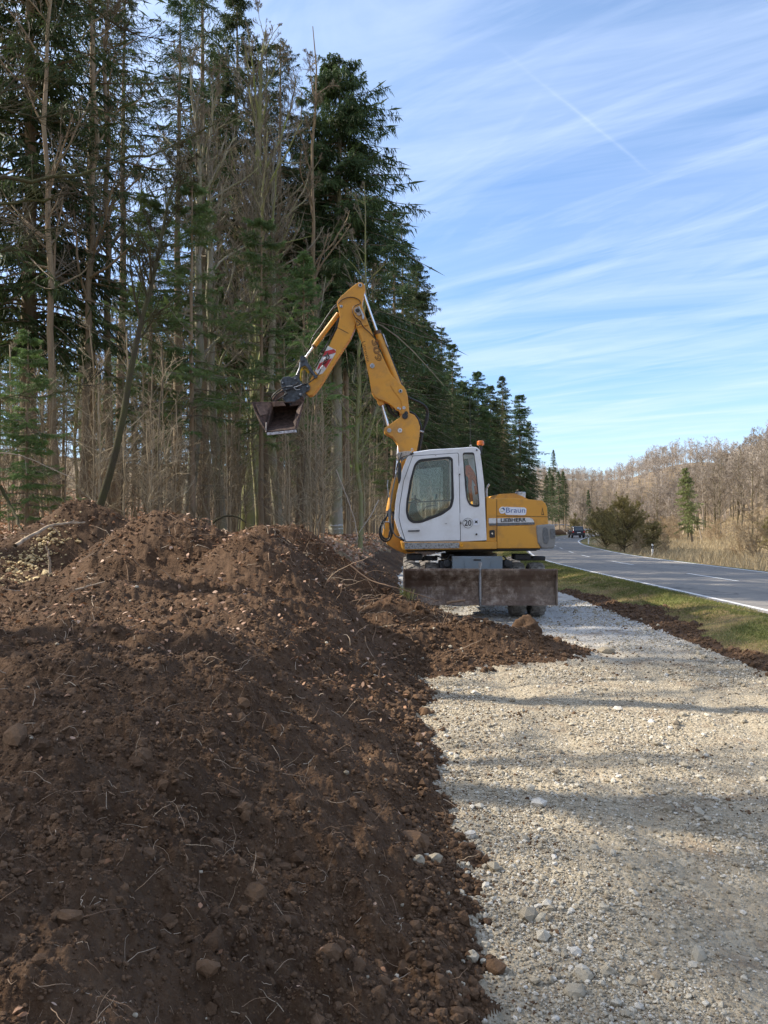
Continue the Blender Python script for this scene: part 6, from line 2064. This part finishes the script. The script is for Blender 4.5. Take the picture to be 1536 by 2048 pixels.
# ------------------------------------------------------------------ odd things lying about
def stick_thing(name, pxs, d, r, m, label, cat, dz=.02, twigs=0, seed=1, follow=True, endr=.5):
    pts = []
    for i, t in enumerate(pxs):
        x, y = t[0], t[1]; dd = t[2] if len(t) > 2 else d
        p = W(x, y, dd)
        if follow: p.z = max(gz(p.x, p.y) + dz, p.z)
        pts.append(p)
    o0 = pts[0].copy(); r_ = empty(name, o0)
    pp = np.array([[(p - o0)[:] for p in smooth_path(pts, 5)]])
    n_ = pp.shape[1]
    rng_ = np.random.default_rng(seed)
    pp[0, 1:] += rng_.normal(0, r * .25, (n_ - 1, 3))
    rad = (r * np.linspace(1, endr, n_))[None]
    v, q = tubes(pp, rad, 7)
    put('stem', raw_mesh('s', [(v, q, m)], smooth=True, attrs={'rnd': np.full(len(v), .3)}), r_)
    if twigs:
        P, D, L, R, _ = spawn(pp, rad, twigs, .2, 1, .7, rng_, .3)
        p1 = strands(P, D, L, 4, .2, .02, rng_)
        v, q = tubes(p1, np.full((len(L), 1), r * .35) * np.linspace(1, .4, 5), 4)
        put('twigs', raw_mesh('t', [(v, q, m)], attrs={'rnd': np.full(len(v), .3)}), r_)
    tag(r_, label, cat)
    return r_


stick_thing('fallen_branch', [(30, 1092, 9.6), (70, 1068, 10.2), (110, 1050, 10.6), (170, 1045, 11)], 10, .030, 'deadwood', 'thick pale branch lying on the straw coloured heap at the left', 'branch', twigs=4)
stick_thing('upright_stick', [(99, 1146, 7.4), (100, 1125, 7.4), (97, 1110, 7.4), (92, 1092, 7.4)], 7.4, .014, 'deadwood', 'short bare stick poking upright from the soil at the left', 'stick', follow=False)
stick_thing('root', [(150, 1180, 6.3), (165, 1176, 6.4), (185, 1170, 6.5), (210, 1163, 6.6)], 6.4, .008, 'deadwood', 'pale root lying on the flat top of the earth bank', 'root', twigs=3)
stick_thing('root', [(700, 1130, 9.0), (740, 1160, 8.9), (790, 1175, 8.8), (840, 1190, 9.0), (870, 1200, 9.2)], 9, .009, 'root', 'long crooked root crossing the bank towards the blade', 'root', twigs=3)
stick_thing('black_branch', [(425, 1046, 12), (440, 1036, 12), (455, 1032, 12), (475, 1034, 12), (492, 1046, 12)], 12, .020, 'bark_dark', 'black bent branch arching over the ridge below the mossy beech', 'branch', dz=.02)
stick_thing('fallen_branch', [(893, 1207, 12.1), (910, 1203, 12.1), (930, 1201, 12.1)], 12.1, .022, 'root', 'thick short branch lying just under the dozer blade', 'branch', endr=.8)
stick_thing('twig', [(878, 1270, 9.7), (886, 1250, 9.7), (893, 1232, 9.7), (901, 1215, 9.7)], 9.7, .008, 'root', 'thin forked twig standing up in front of the dozer blade', 'twig', twigs=3, follow=False)
stick_thing('bare_twig', [(-30, 905, 10), (25, 908, 10), (60, 918, 10), (100, 936, 10), (147, 957, 10)], 10, .008, 'twig_pale', 'pale sunlit dead twig sticking in from the left edge', 'twig', twigs=5, follow=False)
stick_thing('leaning_stick', [(0, 972, 13), (20, 1010, 13), (45, 1058, 12.6)], 13, .035, 'bark_dark', 'dark pole leaning into the straw coloured heap', 'stick', follow=False)
stick_thing('dead_stem', [(672, 940, 20), (690, 985, 19.5), (706, 1030, 19), (716, 1078, 18.6)], 19, .02, 'twig_pale', 'pale dead stem leaning beside the painted trunk', 'stick', follow=False, twigs=5)
stick_thing('dead_stem', [(757, 1000, 20), (742, 1030, 19.5), (718, 1066, 19)], 19, .018, 'twig_pale', 'pale dead stem leaning left towards the painted trunk', 'stick', follow=False, twigs=4)


def lump(name, px, py, d, s, m, label, cat, seed, sq=(1, 1, 1), sub=3, rough=.22, sink=.3, rnd=.5):
    p = W(px, py, d)
    bm = bmesh.new(); bmesh.ops.create_icosphere(bm, subdivisions=sub, radius=1)
    v = np.array([q.co[:] for q in bm.verts]); f = np.array([[k.index for k in q.verts] for q in bm.faces]); bm.free()
    a = v[:, 0] + seed; b = v[:, 1] + v[:, 2] * .7
    n = noise2(a * 1.3, b * 1.3, seed) + .6 * noise2(a * 3 + v[:, 2], b * 3, seed + 1) + .35 * noise2(a * 8 + v[:, 2] * 3, b * 8, seed + 2)
    v = v * (1 + rough * n)[:, None] * np.array(sq) * s
    z0 = gz(p.x, d)
    o_ = put(name, raw_mesh(name, [(v, f, m)], smooth=(m != 'stone'), attrs={'rnd': np.full(len(v), rnd)}), None, (p.x, d, z0 + s * sq[2] * (1 - 2 * sink) ))
    tag(o_, label, cat)
    return o_


lump('dirt_clod', 1053, 1268, 10.3, .19, 'clod', 'large round clod of earth at the end of the spoil in front of the wheels', 'dirt clod', 3, (1, .9, 1.05), 4, .3, .12, .35)
lump('dirt_clod', 1072, 1276, 10.2, .10, 'clod', 'smaller clod resting right beside the large round clod', 'dirt clod', 5, (1, .9, .8), 3, .3, .2, .3)
lump('stone', 1213, 1298, 9.9, .085, 'stone', 'tan stone alone at the tip of the soil streak on the gravel', 'stone', 9, (1.4, .8, .7), 2, .25, .2, .2)
for i, (px, py, d, s, lab) in enumerate([
    (868, 1692, 3.55, .042, 'white angular stone lodged in the foot of the soil bank, uppermost of two'),
    (836, 1735, 3.35, .034, 'upright white stone on the soil face below the lodged one'),
    (1150, 1965, 2.72, .042, 'largest pale block among the stones near the bottom edge'),
    (1213, 1925, 2.85, .032, 'squarish pale stone left of a white one near the bottom'),
    (1168, 1930, 2.82, .038, 'pale stone with rounded top in the group of four near the bottom'),
    (1262, 1945, 2.8, .024, 'small grey stone right of the group of four near the bottom'),
    (1188, 1685, 3.9, .034, 'pale stone with dark gap beside it in the sunlit gravel'),
    (1084, 1822, 3.22, .030, 'flat grey stone alone in the shaded gravel'),
    (944, 1922, 2.9, .030, 'pale stone half buried where soil meets gravel'),
    (1207, 1790, 3.3, .026, 'low flat stone right of the shaded middle of the gravel'),
    (971, 1880, 3.02, .022, 'small white stone left of the dark crumb on gravel'),
]):
    lump('stone', px, py, d, s * .8, 'stone', lab, 'stone', 20 + i, (1.15, .9, .8), 2, .38, .3, .35 + .035 * i)
# straw coloured crumbs on the left heap
rng = np.random.default_rng(3)
cs = [(45, 1066, 11.0, .22, 240), (95, 1052, 11.4, .18, 170), (70, 1100, 9.9, .22, 160), (410, 1052, 10.6, .10, 60), (20, 1120, 9.2, .25, 70)]
xs_l, ys_l = [], []
for px, py, d, s_, n_ in cs:
    p = W(px, py, d)
    xs_l.append(rng.normal(p.x, s_, n_)); ys_l.append(rng.normal(p.y, s_, n_))
x, y = np.concatenate(xs_l), np.concatenate(ys_l)
o = put('straw_crumbs', scatter_solid('straw_crumbs', x, y, .03 * np.exp(rng.normal(0, .5, len(x))), 'straw', 12, sink=.1, flat=(.5, .9))); tag(o, kind='stuff')
# gravel pile across the road by the bend
lump('soil_heap', 1117, 1069, 140, .9, 'clod', 'small brown soil heap beside the road behind the counterweight', 'soil heap', 61, (1.6, 1, .8), 3, .3, .3, .9)
# tuft of green on the tongue of soil
tf = rng.uniform
x = rng.normal(.32, .04, 60); y = rng.normal(11.0, .04, 60)
me = blades('tuft', x, y, rng.uniform(.10, .20, 60), np.full(60, .010), 'grass', rng, rng.uniform(.3, .8, 60), .3)
o = put('grass_tuft', me); tag(o, 'single yellow green tuft of grass on the soil before the blade', 'grass tuft')
